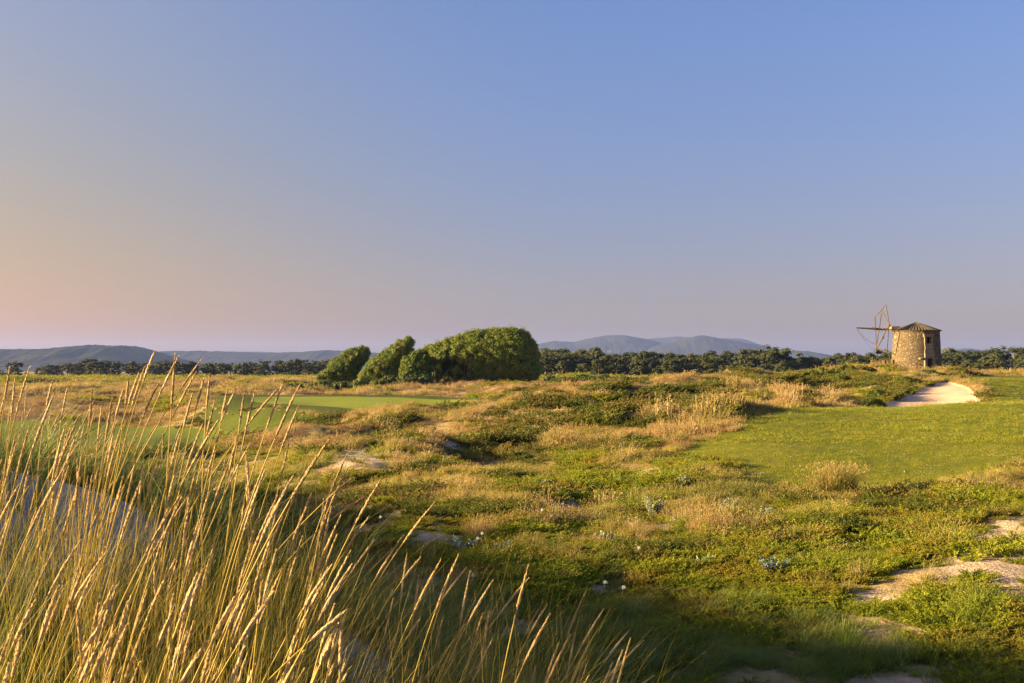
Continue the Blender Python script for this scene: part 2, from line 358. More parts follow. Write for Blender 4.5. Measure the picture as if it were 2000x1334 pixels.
M_GROUND = ground_mat()
M_LAWN = turf_mat('lawn_turf', (.06, .09, .005), (.125, .145, .008), (.24, .215, .02))
M_GREEN = turf_mat('green_turf', (.17, .22, .02), (.20, .25, .024), (.23, .27, .03), .1)
M_FAIR = turf_mat('fairway_turf', (.08, .115, .012), (.10, .135, .014), (.12, .15, .016), .1)
M_SLOPE = turf_mat('rough_turf', (.035, .06, .006), (.06, .085, .008), (.11, .11, .014))  # rough turf, darkened to put the shade of the plateau bank into the colour
M_SAND = sand_mat()
M_TEE = turf_mat('fringe_turf', (.08, .14, .012), (.12, .19, .018), (.16, .21, .022), .1)
FRINGE = poly((1500, 49.5), (1560, 47.8), (1640, 46.5), (1720, 46), (1800, 46.5), (1900, 48), (2000, 49), (2700, 50), (2700, 58), (2000, 56.9), (1900, 55.9), (1800, 55.4), (1700, 54.9), (1600, 53.4), (1545, 51))
FRINGE2 = poly((1918, 58), (1922, 63), (2000, 64), (2700, 64), (2700, 59), (2000, 58))

# ------------------------------------------------------------------ ground: one polar sheet, split along the edges of turf and sand
SANDP = [  # bare sand patches seen through the vegetation: column, row, half width, half height in photograph pixels, strength
    (700, 895, 55, 22, .7), (1960, 1088, 150, 52, .95), (1990, 1045, 70, 30, .8), (1720, 1180, 70, 30, .5), (1820, 1240, 90, 40, .5), (1460, 1225, 120, 28, .25),
    (1330, 1095, 40, 10, .5), (1090, 990, 40, 14, .55), (830, 1050, 40, 18, .45), (790, 1225, 110, 26, .5), (1560, 1300, 90, 26, .35),
    (1760, 1330, 120, 30, .45), (1010, 1000, 40, 8, .4), (1160, 1150, 60, 14, .3), (1380, 1180, 50, 14, .3), (970, 860, 22, 8, .5), (1040, 835, 22, 7, .6), (1100, 802, 40, 6, .6),
    (1190, 792, 30, 6, .5), (1270, 755, 40, 5, .6), (1330, 770, 30, 4, .5), (1700, 1160, 50, 18, .4), (1900, 1300, 70, 30, .4), (1200, 1280, 120, 14, .45), (880, 870, 40, 8, .5),
    (1660, 1050, 40, 12, .5), (120, 980, 230, 110, .9), (560, 1290, 260, 70, .7), (1540, 752, 40, 4, .5), (740, 770, 60, 3, .5), (620, 1150, 60, 30, .4), (1300, 1300, 80, 18, .4)]
def sand_field(px, py):
    s = np.zeros(len(px))
    for cx, cy, rx, ry, k in SANDP:
        k = min(1, k * 1.3)
        q = ((px - cx) / rx) ** 2 + ((py - cy) / ry) ** 2; s = np.maximum(s, k * np.exp(-q * .7))
    return s

th_in = np.linspace(-.56, .56, 620); th_out = np.linspace(.56, 2 * math.pi - .56, 130)[1:-1]
TH = np.concatenate([th_in, th_out]); NT = len(TH)
R = np.concatenate([[0.4, .9, 1.4], np.exp(np.linspace(math.log(2.0), math.log(7.0), 60))[:-1], np.exp(np.linspace(math.log(7.0), math.log(220.), 430))[:-1], np.exp(np.linspace(math.log(220.), math.log(12000.), 90))])
NR = len(R)
gx = (R[:, None] * np.sin(TH)[None]).ravel(); gy = (R[:, None] * np.cos(TH)[None]).ravel()
gz = ground(gx, gy)
gx = np.append(gx, 0); gy = np.append(gy, 0); gz = np.append(gz, G(0, 0))
ys = np.maximum(gy, .3); gpx, gpy = proj(gx, ys, gz)
sandf = np.where(gy > 7.5, sand_field(np.where(gpx < 330, 5000, gpx), gpy), .3)
sandf = np.where((gy > 1) & (gy <= 7.5), sand_field(gpx, gpy), sandf)
sandf = np.maximum(sandf, np.where((gx < 0) & (np.hypot(gx, gy) < 7.5), np.where(gx < -.40 * gy, .8, .36), 0))
ii = (np.arange(NR - 1)[:, None] * NT); jj = np.arange(NT)[None]; kk = (jj + 1) % NT
Q = np.stack([ii + jj, ii + kk, ii + NT + kk, ii + NT + jj], -1).reshape(-1, 4)[:, ::-1]
cap = np.array([[a, (a + 1) % NT, NR * NT] for a in range(NT)])
qx = gx[Q].mean(1); qy = gy[Q].mean(1)
nz = .5 * fbm(qx / .8, qy / .8, 3, 77)
zone = np.zeros(len(Q), int)
ok = np.hypot(qx, qy) < 260
def setz(P, k, wob=1.0, extra=None):
    s = np.full(len(Q), -9.); s[ok] = sdist(P, qx[ok], qy[ok]); zone[(s + nz * wob > 0)] = k
setz(SLOPE, 4, .8); setz(FAIRWAY, 3, .3); setz(PLATEAU, 4, .3); setz(GREEN, 2, 0.05); setz(POTSAND, 5, .2)
setz(LAWN, 1, 2.6); setz(UPLAWN, 1, .8); setz(FRINGE, 6, .5); setz(FRINGE2, 6, .4); setz(BUNKER, 5, .5)
Vg = np.stack([gx, gy, gz], -1)
def submesh(name, mask, mat, extra=None):
    F = Q[mask]; used = np.unique(F.ravel())
    if extra is not None: used = np.unique(np.concatenate([used, extra.ravel()]))
    remap = np.zeros(len(Vg), int); remap[used] = np.arange(len(used))
    fs = [remap[F]] + ([remap[extra]] if extra is not None else [])
    o = obj(name, make_mesh(name, Vg[used], fs, [mat], {'sand': sandf[used]}, smooth=True))
    return tag(o, kind='structure')
submesh('dune_ground', zone == 0, M_GROUND, cap)
submesh('lawn', zone == 1, M_LAWN); submesh('putting_green', zone == 2, M_GREEN); submesh('fairway', zone == 3, M_FAIR)
submesh('lawn_fringe', zone == 6, M_TEE); submesh('mown_slope', zone == 4, M_SLOPE); submesh('bunker_sand', zone == 5, M_SAND)

# ------------------------------------------------------------------ far hills
def hill_mat(name, c1, c2, sc=.004):
    m, nt, out = newmat(name); P = geopos(nt); n1 = noise(nt, sc, 8, P, .65); r = ramp(nt, [(.35, c1), (.6, c2)]); nt.links.new(n1.outputs[0], r.inputs[0])
    finish(nt, out, r.outputs[0], .95, spec=.05); return m
M_HILL = hill_mat('wooded_hillside', (.012, .018, .016), (.03, .035, .026), .006)
def hill(name, D, pts, depth, seed, ser=3.0):
    pts = np.array(pts, float); n = max(120, int((pts[-1, 0] - pts[0, 0]) / 1.6)); px = np.linspace(pts[0, 0], pts[-1, 0], n)
    t = np.interp(px, pts[:, 0], pts[:, 1]); k = np.hanning(15); k /= k.sum(); t = np.convolve(np.pad(t, 7, 'edge'), k, 'valid')
    H = (HOR - t) / FP * D; x = (px - 1000) / FP * D
    m = 46; v = np.linspace(-1, 1, m); X = np.repeat(x[None], m, 0); Y = D + np.repeat(v[:, None], n, 1) * depth
    prof = np.cos(v * np.pi / 2) ** 1.3
    Z = -6 + (H[None] + 6) * prof[:, None]
    Z = Z + fbm(X / (D * .03), Y / (D * .05), 5, seed, .55) * (np.abs(H[None]) + 20) * .22 * (1 - prof[:, None] ** 3) * prof[:, None] ** .5
    Z = Z + ser * rng.uniform(-.5, .5, Z.shape) * prof[:, None] * (rng.random(Z.shape) > .5) + ser * .6 * vnoise(X / (D * .004), Y / 40, seed + 9) * prof[:, None]
    i = np.arange(m - 1)[:, None] * n; j = np.arange(n - 1)[None]
    F = np.stack([i + j, i + j + 1, i + n + j + 1, i + n + j], -1).reshape(-1, 4)
    return tag(obj(name, make_mesh(name, np.stack([X, Y, Z], -1).reshape(-1, 3), F, [M_HILL], smooth=True)), kind='structure')
hill('hill', 3600, [(-500, 715), (-200, 690), (0, 683), (60, 684), (110, 682), (170, 676), (190, 674), (230, 677), (255, 676), (290, 685), (330, 700), (380, 716)], 650, 3, 4)
hill('hill', 5600, [(230, 712), (280, 695), (330, 686), (400, 686), (470, 688), (540, 690), (600, 687), (650, 684), (700, 688), (760, 690), (850, 700), (940, 715)], 900, 4, 5)
hill('hill', 9300, [(-700, 700), (-200, 688), (40, 681), (140, 684), (240, 686), (500, 687), (900, 700), (980, 712)], 700, 5, 4)
hill('mountain', 8000, [(960, 708), (1020, 682), (1050, 672), (1080, 666), (1120, 668), (1160, 659), (1190, 655), (1215, 654.5), (1250, 661), (1275, 665), (1310, 678), (1360, 698), (1400, 714)], 1000, 6, 5)
hill('mountain', 7300, [(1190, 714), (1240, 694), (1280, 676), (1320, 667), (1350, 658), (1372, 655.5), (1400, 661), (1440, 667), (1490, 677), (1530, 691), (1570, 712)], 800, 7, 5)
hill('mountain', 9600, [(1190, 700), (1265, 662), (1320, 657.5), (1370, 659), (1400, 660.5), (1445, 661), (1480, 672), (1520, 686), (1560, 708)], 900, 8, 5)
hill('hill', 6600, [(1470, 712), (1520, 690), (1545, 685), (1575, 686), (1620, 694), (1680, 712)], 600, 9, 4)
hill('hill', 6300, [(1800, 714), (1865, 685), (1885, 680), (1900, 683), (1950, 700), (1990, 714)], 500, 10, 4)

# ------------------------------------------------------------------ haze
hz = MB(); hz.box((0, 0, 165), (26000, 26000, 352))
m_h, nt_h, out_h = newmat('haze_air'); pv = nt_h.nodes.new('ShaderNodeVolumePrincipled'); pv.inputs['Density'].default_value = 5.5e-5
pv.inputs['Color'].default_value = (.26, .40, .95, 1); pv.inputs['Anisotropy'].default_value = .15; nt_h.links.new(pv.outputs[0], out_h.inputs['Volume'])
tag(obj('haze', hz.mesh('haze', [m_h])), kind='stuff')
# ------------------------------------------------------------------ windmill
def stone_mat():
    m, nt, out = newmat('rubble_stone'); tc = nt.nodes.new('ShaderNodeTexCoord').outputs['Object']
    mp = nt.nodes.new('ShaderNodeMapping'); mp.inputs['Scale'].default_value = (1, 1, 1.7); nt.links.new(tc, mp.inputs[0])
    v = nt.nodes.new('ShaderNodeTexVoronoi'); v.inputs['Scale'].default_value = 4.6; nt.links.new(mp.outputs[0], v.inputs['Vector'])
    ve = nt.nodes.new('ShaderNodeTexVoronoi'); ve.feature = 'DISTANCE_TO_EDGE'; ve.inputs['Scale'].default_value = 4.6; nt.links.new(mp.outputs[0], ve.inputs['Vector'])
    sp = nt.nodes.new('ShaderNodeSeparateColor'); nt.links.new(v.outputs['Color'], sp.inputs[0])
    r = ramp(nt, [(.0, (.08, .062, .040)), (.35, (.125, .10, .064)), (.7, (.175, .142, .094)), (.93, (.23, .19, .13)), (1., (.42, .38, .30))]); nt.links.new(sp.outputs[0], r.inputs[0])
    n = noise(nt, .55, 5, tc); c = mixc(nt, r.outputs[0], (.10, .09, .055), mapr(nt, n.outputs[0], .5, .72, 0, .55))
    n4 = noise(nt, .9, 4, tc); c = mixc(nt, c, (.16, .105, .06), mapr(nt, n4.outputs[0], .55, .7, 0, .5))
    n5 = noise(nt, 14, 4, tc); c = mixc(nt, c, (.14, .11, .065), mapr(nt, n5.outputs[0], .45, .65, 0, .5))
    c = mixc(nt, (.08, .065, .045), c, mapr(nt, ve.outputs['Distance'], .0, .10))
    finish(nt, out, c, .95, bump(nt, mapr(nt, ve.outputs['Distance'], 0, .18), .8, .05), spec=.1); return m
def dressed_mat():
    m, nt, out = newmat('dressed_granite'); tc = nt.nodes.new('ShaderNodeTexCoord').outputs['Object']
    n = noise(nt, 2.2, 6, tc); r = ramp(nt, [(.3, (.16, .135, .10)), (.7, (.26, .225, .17))]); nt.links.new(n.outputs[0], r.inputs[0])
    n2 = noise(nt, 1.3, 3, tc); c = mixc(nt, r.outputs[0], (.42, .24, .05), mapr(nt, n2.outputs[0], .62, .70, 0, .8))
    finish(nt, out, c, .9, bump(nt, n.outputs[0], .4, .03), spec=.15); return m
def wood_mat(name, c1, c2, sc=9, rough=.85):
    m, nt, out = newmat(name); tc = nt.nodes.new('ShaderNodeTexCoord').outputs['Object']; n = noise(nt, sc, 5, tc); r = ramp(nt, [(.3, c1), (.7, c2)]); nt.links.new(n.outputs[0], r.inputs[0])
    finish(nt, out, r.outputs[0], rough, bump(nt, n.outputs[0], .3, .01), spec=.2); return m
M_STONE = stone_mat(); M_DRESS = dressed_mat()
M_POLE = wood_mat('weathered_pole', (.07, .055, .035), (.12, .095, .06)); M_DOOR = wood_mat('dark_door_wood', (.035, .018, .012), (.07, .035, .022), 5)
M_ROOF = wood_mat('mossy_roof_slate', (.045, .04, .028), (.08, .07, .045), 3); M_RIB = wood_mat('pale_roof_batten', (.11, .10, .06), (.17, .155, .095), 6)
M_ROPE = wood_mat('old_rope', (.12, .10, .08), (.2, .17, .13)); M_DARK = wood_mat('dim_interior', (.01, .01, .008), (.02, .018, .013))  # dim_interior: near-black panels paint the unlit room behind the windows
M_BOX = wood_mat('grey_cap_boards', (.12, .10, .07), (.19, .16, .115), 4)

MX, MY = W(1789.5, 120); MZ = G(MX, MY) - .15
yaw = math.atan2(MX, MY)
mill = empty('windmill', (MX, MY, MZ), 'round stone windmill tower with conical roof and bare sail poles on the dune crest', 'windmill', rz=-yaw)
# local axes: x to the right as seen, y away; wall runs from z 0 to 4.98
WALLH = 724 - 650; WALLH = 4.72 - MZ; WALLH = (HOR - 647.5) / FP * 120 - MZ
R0, R1 = 2.85, 2.62
def rad(z): return R0 + (R1 - R0) * z / WALLH
na, nzv = 168, 40
DOORC = math.radians(31); DW = .215          # half angle of the door opening
openings = []                                 # (angle centre, half angle, z0, z1), angle 0 faces the viewer, growing to the right
zt = WALLH
openings.append((DOORC, .135, -.01, zt - 3.27)); openings.append((DOORC - .02, .105, zt - 1.5, zt - .75)); openings.append((math.radians(-64), .07, zt - 4.0, zt - 3.42))
ang = np.sort(np.concatenate([np.linspace(-math.pi, math.pi, na, endpoint=False)] + [np.array([c - h, c + h]) for c, h, _, _ in openings]))
zz = np.sort(np.unique(np.concatenate([np.linspace(0, WALLH, nzv)] + [np.array([max(a, 0), b]) for _, _, a, b in openings])))
A, Z = np.meshgrid(ang, zz); RR = rad(Z) + .018 * fbm(A * 9, Z * 3.2, 3, 91)
Vm = np.stack([RR * np.sin(A), -RR * np.cos(A), Z], -1).reshape(-1, 3); n_a = len(ang)
i = np.arange(len(zz) - 1)[:, None] * n_a; j = np.arange(n_a)[None]; k = (j + 1) % n_a
F = np.stack([i + j, i + k, i + n_a + k, i + n_a + j], -1)
ca = (ang + np.where(np.roll(ang, -1) > ang, np.roll(ang, -1), np.roll(ang, -1) + 2 * math.pi)) / 2; cz = (zz[1:] + zz[:-1]) / 2
keep = np.ones((len(cz), n_a), bool)
for c, h, a, b in openings: keep &= ~((np.abs(ca[None] - c) < h) & (cz[:, None] > a) & (cz[:, None] < b))
wall = obj('wall', make_mesh('wall', Vm, F[keep], [M_STONE], smooth=False), mill)
def cyl_pt(a, r, z): return np.array([r * math.sin(a), -r * math.cos(a), z])
def rotz(a): return np.array([[math.cos(a), -math.sin(a), 0], [math.sin(a), math.cos(a), 0], [0, 0, 1]])
def on_wall(a, z, off=0.0): return cyl_pt(a, rad(z) + off, z)
def block(a, z, w, h, dep, off, mat, name, parent, jit=.012, dx=0.0):
    mb = MB(); mb.box((0, 0, 0), (w, dep, h), jit=jit); me = mb.mesh(name, [mat])
    o = obj(name, me, parent); p = on_wall(a, z, off) + rotz(a) @ np.array([dx, 0, 0]); o.location = p; o.rotation_euler = (0, 0, a); return o
# door
dz1 = zt - 3.27
door = block(DOORC, dz1 / 2, .78, dz1, .05, -.30, M_DOOR, 'door', mill, 0)
for q in range(6):
    o = block(0, 0, .118, dz1 - .03, .03, 0, M_DOOR, 'plank', None, .004); o.parent = door; o.location = (-.325 + .13 * q, -.04, 0); o.rotation_euler = (0, 0, 0)
for sx in (-1, 1):
    block(DOORC, dz1 * .5, .27, dz1, .62, -.16, M_DRESS, 'door_jamb', mill, .02, sx * .51)
block(DOORC, dz1 + .29, 1.22, .56, .62, -.15, M_DRESS, 'door_lintel', mill, .02)
for sx, ww in ((-1, .36), (1, .22)):
    block(DOORC, dz1 + .02, ww, .17, .5, -.02, M_DRESS, 'corbel', mill, .03, sx * .80)
block(DOORC, dz1 - .02, .26, .15, .4, 0.0, M_DRESS, 'corbel', mill, .03, -1.12)
# dressed stones between the door and the window
for a_, zc, w_, h_ in ((.0, dz1 + .80, 1.16, .44), (.0, dz1 + 1.22, 1.02, .38), (-.02, zt - 1.68, 1.0, .34)):
    block(DOORC + a_, zc, w_, h_, .5, -.17, M_DRESS, 'stone_block', mill, .015)
win = block(DOORC - .02, zt - 1.125, .58, .72, .03, -.34, M_DARK, 'window', mill, 0)
for v_ in (0, 1):
    mb = MB(); mb.box((0, -.03, 0), (.04, .03, .7) if v_ else (.56, .035, .04)); o = obj('glazing_bar', mb.mesh('glazing_bar', [M_DOOR]), win)
for sx in (-1, 1): block(DOORC - .02, zt - 1.12, .24, .78, .56, -.17, M_DRESS, 'window_jamb', mill, .015, sx * .41)
block(DOORC - .03, zt - .56, 1.2, .34, .7, -.12, M_DRESS, 'window_lintel', mill, .03)
slit = block(math.radians(-64), zt - 3.71, .46, .62, .03, -.25, M_DARK, 'window', mill, 0)
for sx in (-1, 1): block(math.radians(-64), zt - 3.71, .10, .66, .34, -.15, M_STONE, 'window_jamb', mill, .01, sx * .27)
# eave course and roof
mb = MB(); a_ = np.linspace(0, 2 * np.pi, 73)[:-1]
for q in range(72):
    a0, a1 = a_[q], a_[(q + 1) % 72]
    P = [cyl_pt(a0, 2.54, zt - .03), cyl_pt(a1, 2.54, zt - .03), cyl_pt(a1, 2.74, zt - .03), cyl_pt(a0, 2.74, zt - .03)]
    mb.add(P + [p + np.array([0, 0, .07]) for p in P], [[0, 1, 2, 3], [7, 6, 5, 4], [3, 2, 6, 7], [1, 0, 4, 5]])
obj('eave_course', mb.mesh('eave_course', [M_DRESS]), mill)
nr = 48; ap = np.array([0, 0, zt + 1.12]); V = [ap]; F3 = []
for q in range(nr * 2):
    a0 = q * math.pi / nr; V.append(cyl_pt(a0, 2.82, zt + .055)); V.append(cyl_pt(a0, 2.82, zt + .0)); 
for q in range(nr * 2):
    b = 1 + 2 * q; c = 1 + 2 * ((q + 1) % (nr * 2)); F3 += [[0, b, c], [b, b + 1, c], [c, b + 1, c + 1]]
roof = obj('roof', make_mesh('roof', V, [F3], [M_ROOF]), mill)
rb = MB()
rb.tube([(0, 0, 0), (1.49, 0, -.53), (2.82, 0, -1.065)], [.018, .03, .045], 4); me_r = rb.mesh('batten', [M_RIB])
for q in range(nr):
    o = obj('batten', me_r, roof); o.location = (0, 0, zt + 1.13); o.rotation_euler = (0, 0, q * 2 * math.pi / nr)
mb = MB(); mb.tube([(0, 0, zt + 1.04), (0, 0, zt + 1.17)], [.16, .05], 8); obj('roof_cap', mb.mesh('roof_cap', [M_ROOF]), mill)
# where the shaft comes out: boarded box on the left of the roof
mpx = 120 / FP * .18                         # metres per pixel of the enlarged crop
def L(u, v): return np.array([(u - 829) * mpx, 0, zt + (425 - v) * mpx])
nsh = np.array([-.95, -.31, 0]); wsh = np.array([.31, -.95, 0])
boxc = L(612, 400); Ry = np.array([[.95, .31, 0], [.31, -.95, 0], [0, 0, 1]]).T
mb = MB(); mb.box((0, 0, 0), (.98, 1.0, .5), Ry); o = obj('shaft_housing', mb.mesh('shaft_housing', [M_BOX]), mill); o.location = boxc + np.array([-.02, -.25, .12])
# windshaft, sail frame in its plane, ropes
hub = L(480, 392); 
def Sp(u, v):                                # a point of the sail frame: seen position, depth from the tilted plane
    q = L(u, v) - hub; h = q[0] / .31; return hub + np.array([0, -.1, 0]) + wsh * h + np.array([0, 0, q[2]])
def pole(name, pts, r, mat=None, seg=6):
    mb = MB(); mb.tube(pts, np.asarray(r) * 1.5, seg); o = obj(name, mb.mesh(name, [mat or M_POLE], smooth=True), mill); return o
hs = 200 * mpx / .95
shaft_tip = hub + np.array([0, -.1, 0]) + nsh * ((480 - 220) * mpx / .95) + np.array([0, 0, .15])
shaft_in = hub + np.array([0, -.1, 0]) - nsh * ((700 - 480) * mpx / .95) + np.array([0, 0, -.12])
mid_ = hub + np.array([0, -.1, 0]) + nsh * (60 * mpx / .95)
pole('windshaft', [shaft_tip, mid_, shaft_in], [.05, .085, .10], seg=8)
pole('shaft_collar', [mid_ + nsh * .02 + np.array([0, 0, .03]), mid_ + nsh * .5 + np.array([0, 0, .06])], [.11, .09], seg=8)
for a_, b_, r_ in (((522, 135), (398, 250), .034), ((398, 250), (413, 600), .045), ((522, 132), (562, 372), .04), ((480, 188), (403, 640), .04), ((480, 195), (566, 372), .034),
                   ((554, 330), (535, 655), .045), ((556, 350), (403, 635), .042), ((415, 568), (535, 655), .032), ((412, 392), (562, 380), .04)):
    if a_ == (556, 350):
        pole('sail_pole', [Sp(550, 372), Sp(527, 400), Sp(490, 490), Sp(403, 637)], r_)
    else: pole('sail_pole', [Sp(*a_), (Sp(*a_) + Sp(*b_)) / 2 + np.array([.02, 0, -.02]), Sp(*b_)], r_)
pole('pole_joint', [Sp(494, 484), Sp(484, 496)], .09, seg=7); pole('pole_joint', [Sp(566, 366), Sp(556, 376)], .09, seg=7)
def rope(a, b, sag):
    t = np.linspace(0, 1, 12)[:, None]; P = a * (1 - t) + b * t; P[:, 2] -= (4 * t * (1 - t))[:, 0] * sag; pole('rope', P, .011, M_ROPE, 4)
rope(shaft_tip, Sp(412, 556), .35); rope(shaft_tip, Sp(398, 628), .25); rope(Sp(480, 200), Sp(478, 480), .02); rope(Sp(435, 400), Sp(485, 492), .3); rope(Sp(412, 575), Sp(478, 492), .1)

# ------------------------------------------------------------------ foliage helpers
def unit(v): return v / (np.linalg.norm(v, axis=-1, keepdims=True) + 1e-12)
def diamonds(c, nrm, size, aspect=.5, up=None):
    n = len(c); r = rng.normal(size=(n, 3)); t = unit(np.cross(nrm, r)) if up is None else unit(up); b = unit(np.cross(nrm, t)); size = np.broadcast_to(size, (n,))[:, None]
    V = np.stack([c - t * size * .5, c + b * size * aspect * .5, c + t * size * .5, c - b * size * aspect * .5], 1).reshape(-1, 3)
    return V, np.arange(4 * n).reshape(n, 4)
def _ico():
    import bmesh
    bm = bmesh.new(); bmesh.ops.create_icosphere(bm, subdivisions=1, radius=1); V = np.array([v.co[:] for v in bm.verts]); F = np.array([[v.index for v in f.verts] for f in bm.faces]); bm.free(); return V, F
ICO_V, ICO_F = _ico()
def lumps_mesh(name, C, Nn, Rl, leaves, lsize, mats, solid=.8, droop=.0, flat=1.0):
    """leafy clumps: a darker solid core that blocks light and a shell of single leaves round each point"""
    C = np.asarray(C); n = len(C); Rl = np.broadcast_to(Rl, (n,))
    cv = (ICO_V[None] * (Rl[:, None, None] * solid) * rng.uniform(.8, 1.15, (n, len(ICO_V), 1)) * np.array([1, 1, flat])[None, None] + C[:, None] - Nn[:, None] * Rl[:, None, None] * .15).reshape(-1, 3)
    cf = (ICO_F[None] + (np.arange(n) * len(ICO_V))[:, None, None]).reshape(-1, 3)
    d = unit(rng.normal(size=(n, leaves, 3))); d = unit(d + Nn[:, None] * .55)
    P = C[:, None] + d * Rl[:, None, None] * rng.uniform(.75, 1.12, (n, leaves, 1)) * np.array([1, 1, flat])
    nr_ = unit(d + rng.normal(size=d.shape) * .55); P = P.reshape(-1, 3)
    LV, LF = diamonds(P, nr_.reshape(-1, 3), lsize * rng.uniform(.7, 1.3, len(P)), .55)
    V = np.vstack([cv, LV]); fl = LF + len(cv)
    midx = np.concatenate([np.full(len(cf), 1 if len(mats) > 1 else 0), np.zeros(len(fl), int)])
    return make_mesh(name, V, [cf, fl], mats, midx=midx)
M_PITT = leaf_mat('glossy_hedge_leaf', [(.0, (.06, .12, .012)), (.5, (.13, .205, .018)), (1, (.23, .29, .032))], patch=(.18, .19, .028), patch_scale=.5, tf=.25)
M_PITT2 = leaf_mat('grey_hedge_leaf', [(.0, (.04, .06, .025)), (.5, (.06, .085, .035)), (1, (.085, .105, .045))], tf=.2)
M_CORE = leaf_mat('opaque_core', [(.0, (.05, .075, .012)), (1, (.08, .105, .018))], tf=.1)  # plain darker filler added inside the leafage to stop light passing
M_BARK = wood_mat('bark', (.09, .065, .045), (.17, .13, .09), 6)

def crown_lumps(out_px, D, depth, base_px, n, rl, keepf=None, seed=0, back=True):
    """points over the surface of a rounded solid whose side view is the outline (photograph pixels at distance D)"""
    P = np.array([((a - base_px[0]) / FP * D, (base_px[1] - b) / FP * D) for a, b in out_px]); r = np.random.default_rng(seed)
    lo, hi = P.min(0), P.max(0); c = []
    U = r.uniform(lo, hi, (n * 9, 2)); s = sdist(P, U[:, 0], U[:, 1]); U = U[s > rl * .55]; s = s[s > rl * .55]
    m = s.max(); q = np.clip(s / (depth * 1.05), 0, 1); y = depth * np.sqrt(np.clip(1 - (1 - q) ** 2, 0, 1))
    w = 1 / np.clip(q, .18, 1); w /= w.sum(); k = r.choice(len(U), size=min(n, len(U)), replace=False, p=w)
    U, y, s, q = U[k], y[k], s[k], q[k]; side = np.where(r.random(len(U)) < (.33 if back else 0), 1, -1)
    e = .1; gxx = (sdist(P, U[:, 0] + e, U[:, 1]) - sdist(P, U[:, 0] - e, U[:, 1])) / (2 * e); gzz = (sdist(P, U[:, 0], U[:, 1] + e) - sdist(P, U[:, 0], U[:, 1] - e)) / (2 * e)
    nn = unit(np.stack([-gxx * (1 - q), side * (q + .05), -gzz * (1 - q)], -1))
    C = np.stack([U[:, 0], side * y * 1.0, U[:, 1]], -1)
    C += nn * (r.uniform(-.55, .35, len(C)) * rl)[:, None]
    if keepf is not None: kk = keepf(C); C, nn = C[kk], nn[kk]
    return C, nn, P
def solid_core(P, depth, mat, name, parent, shrink=.55, hole=None):
    """closed inner body so that no light passes straight through the crown"""
    lo, hi = P.min(0), P.max(0); xs = np.linspace(lo[0], hi[0], 46); zs = np.linspace(lo[1], hi[1], 30); X, Zz = np.meshgrid(xs, zs)
    s = sdist(P, X.ravel(), Zz.ravel()).reshape(X.shape); q = np.clip((s - shrink) / (depth * 1.05), 0, 1); y = depth * .88 * np.sqrt(np.clip(1 - (1 - q) ** 2, 0, 1)); ok_ = (s > shrink)
    V = np.concatenate([np.stack([X, -y, Zz], -1).reshape(-1, 3), np.stack([X, y, Zz], -1).reshape(-1, 3)]); n = X.shape[1]; o = X.size; F = []
    for a in range(X.shape[0] - 1):
        for b in range(n - 1):
            if ok_[a, b] or ok_[a, b + 1] or ok_[a + 1, b] or ok_[a + 1, b + 1]:
                i0 = a * n + b; F.append([i0, i0 + 1, i0 + n + 1, i0 + n]) if hole is None or ((X[a, b] - hole[0]) / hole[2]) ** 2 + ((Zz[a, b] - hole[1]) / hole[3]) ** 2 > 1 else None; F.append([o + i0, o + i0 + n, o + i0 + n + 1, o + i0 + 1])
    return obj(name, make_mesh(name, V, [F], [mat], smooth=True), parent)

def swept_tree(label, out_px, D, depth, base_px, n, rl, leaves, ls, mat, keepf=None, seed=0, core_shrink=.55, trunks=(), name='windswept_tree', cat='tree', core=True):
    x, y = W(base_px[0], D); z = HOR - base_px[1]; z = z / FP * D
    gz_ = G(x, y); t = empty(name, (x, y, gz_), label, cat, 'windswept trees beside the putting green' if cat == 'tree' else None)
    C, nn, P = crown_lumps(out_px, D, depth, base_px, n, rl, keepf, seed)
    dz = z - gz_; C[:, 2] += dz
    rr = rl * np.random.default_rng(seed + 1).uniform(.5, 1.25, len(C))
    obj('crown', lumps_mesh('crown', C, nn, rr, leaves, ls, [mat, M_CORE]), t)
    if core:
        o = solid_core(P, depth, M_CORE, 'opaque_core', t, core_shrink, ((880 - 950) / FP * D, (750 - 724) / FP * D, 3.6, 2.2) if trunks and n > 1500 else None); o.location = (0, 0, dz)
    if trunks:
        mb = MB()
        for a in trunks: mb.tube([np.array(p) + np.array([0, 0, dz if k_ else 0.0]) for k_, p in enumerate(a[0])], a[1], 6)
        obj('trunk', mb.mesh('trunk', [M_BARK], smooth=True), t)
    return t
D1 = 172
big = [(843, 712), (832, 700), (822, 688), (826, 681), (845, 674), (862, 667), (880, 660), (902, 652), (930, 646), (960, 643), (985, 641), (1005, 641), (1022, 644), (1036, 653), (1045, 665), (1051, 684), (1055, 705), (1056, 728), (1053, 745), (1046, 752),
       (990, 750), (930, 750), (870, 752), (846, 750), (848, 730)]
def hollow(C):
    X, Zz = C[:, 0], C[:, 2]; px_ = 950 + X / D1 * FP; py_ = 750 - Zz / D1 * FP
    q = ((px_ - 880) / 42) ** 2 + ((py_ - 722) / 24) ** 2
    return ~((q < 1) & (C[:, 1] < 0) & (rng.random(len(C)) > .12))
trk = []
for k_ in range(9):
    x0 = -9 + k_ * 1.15 + random.uniform(-.3, .3); trk.append(([(x0, -3.6 + random.uniform(-.6, .6), -.2), (x0 + random.uniform(-.4, .6), -3.7, 1.6), (x0 + random.uniform(.2, 1.5), -3.4, 3.4), (x0 + random.uniform(.5, 2.4), -2.5, 5.0)], [.14, .11, .08, .05]))
swept_tree('largest windswept tree with a dense dome-shaped crown and shaded hollow below', big, D1, 5.0, (950, 750), 1900, .66, 66, .20, M_PITT, hollow, 3, 1.1, trk)
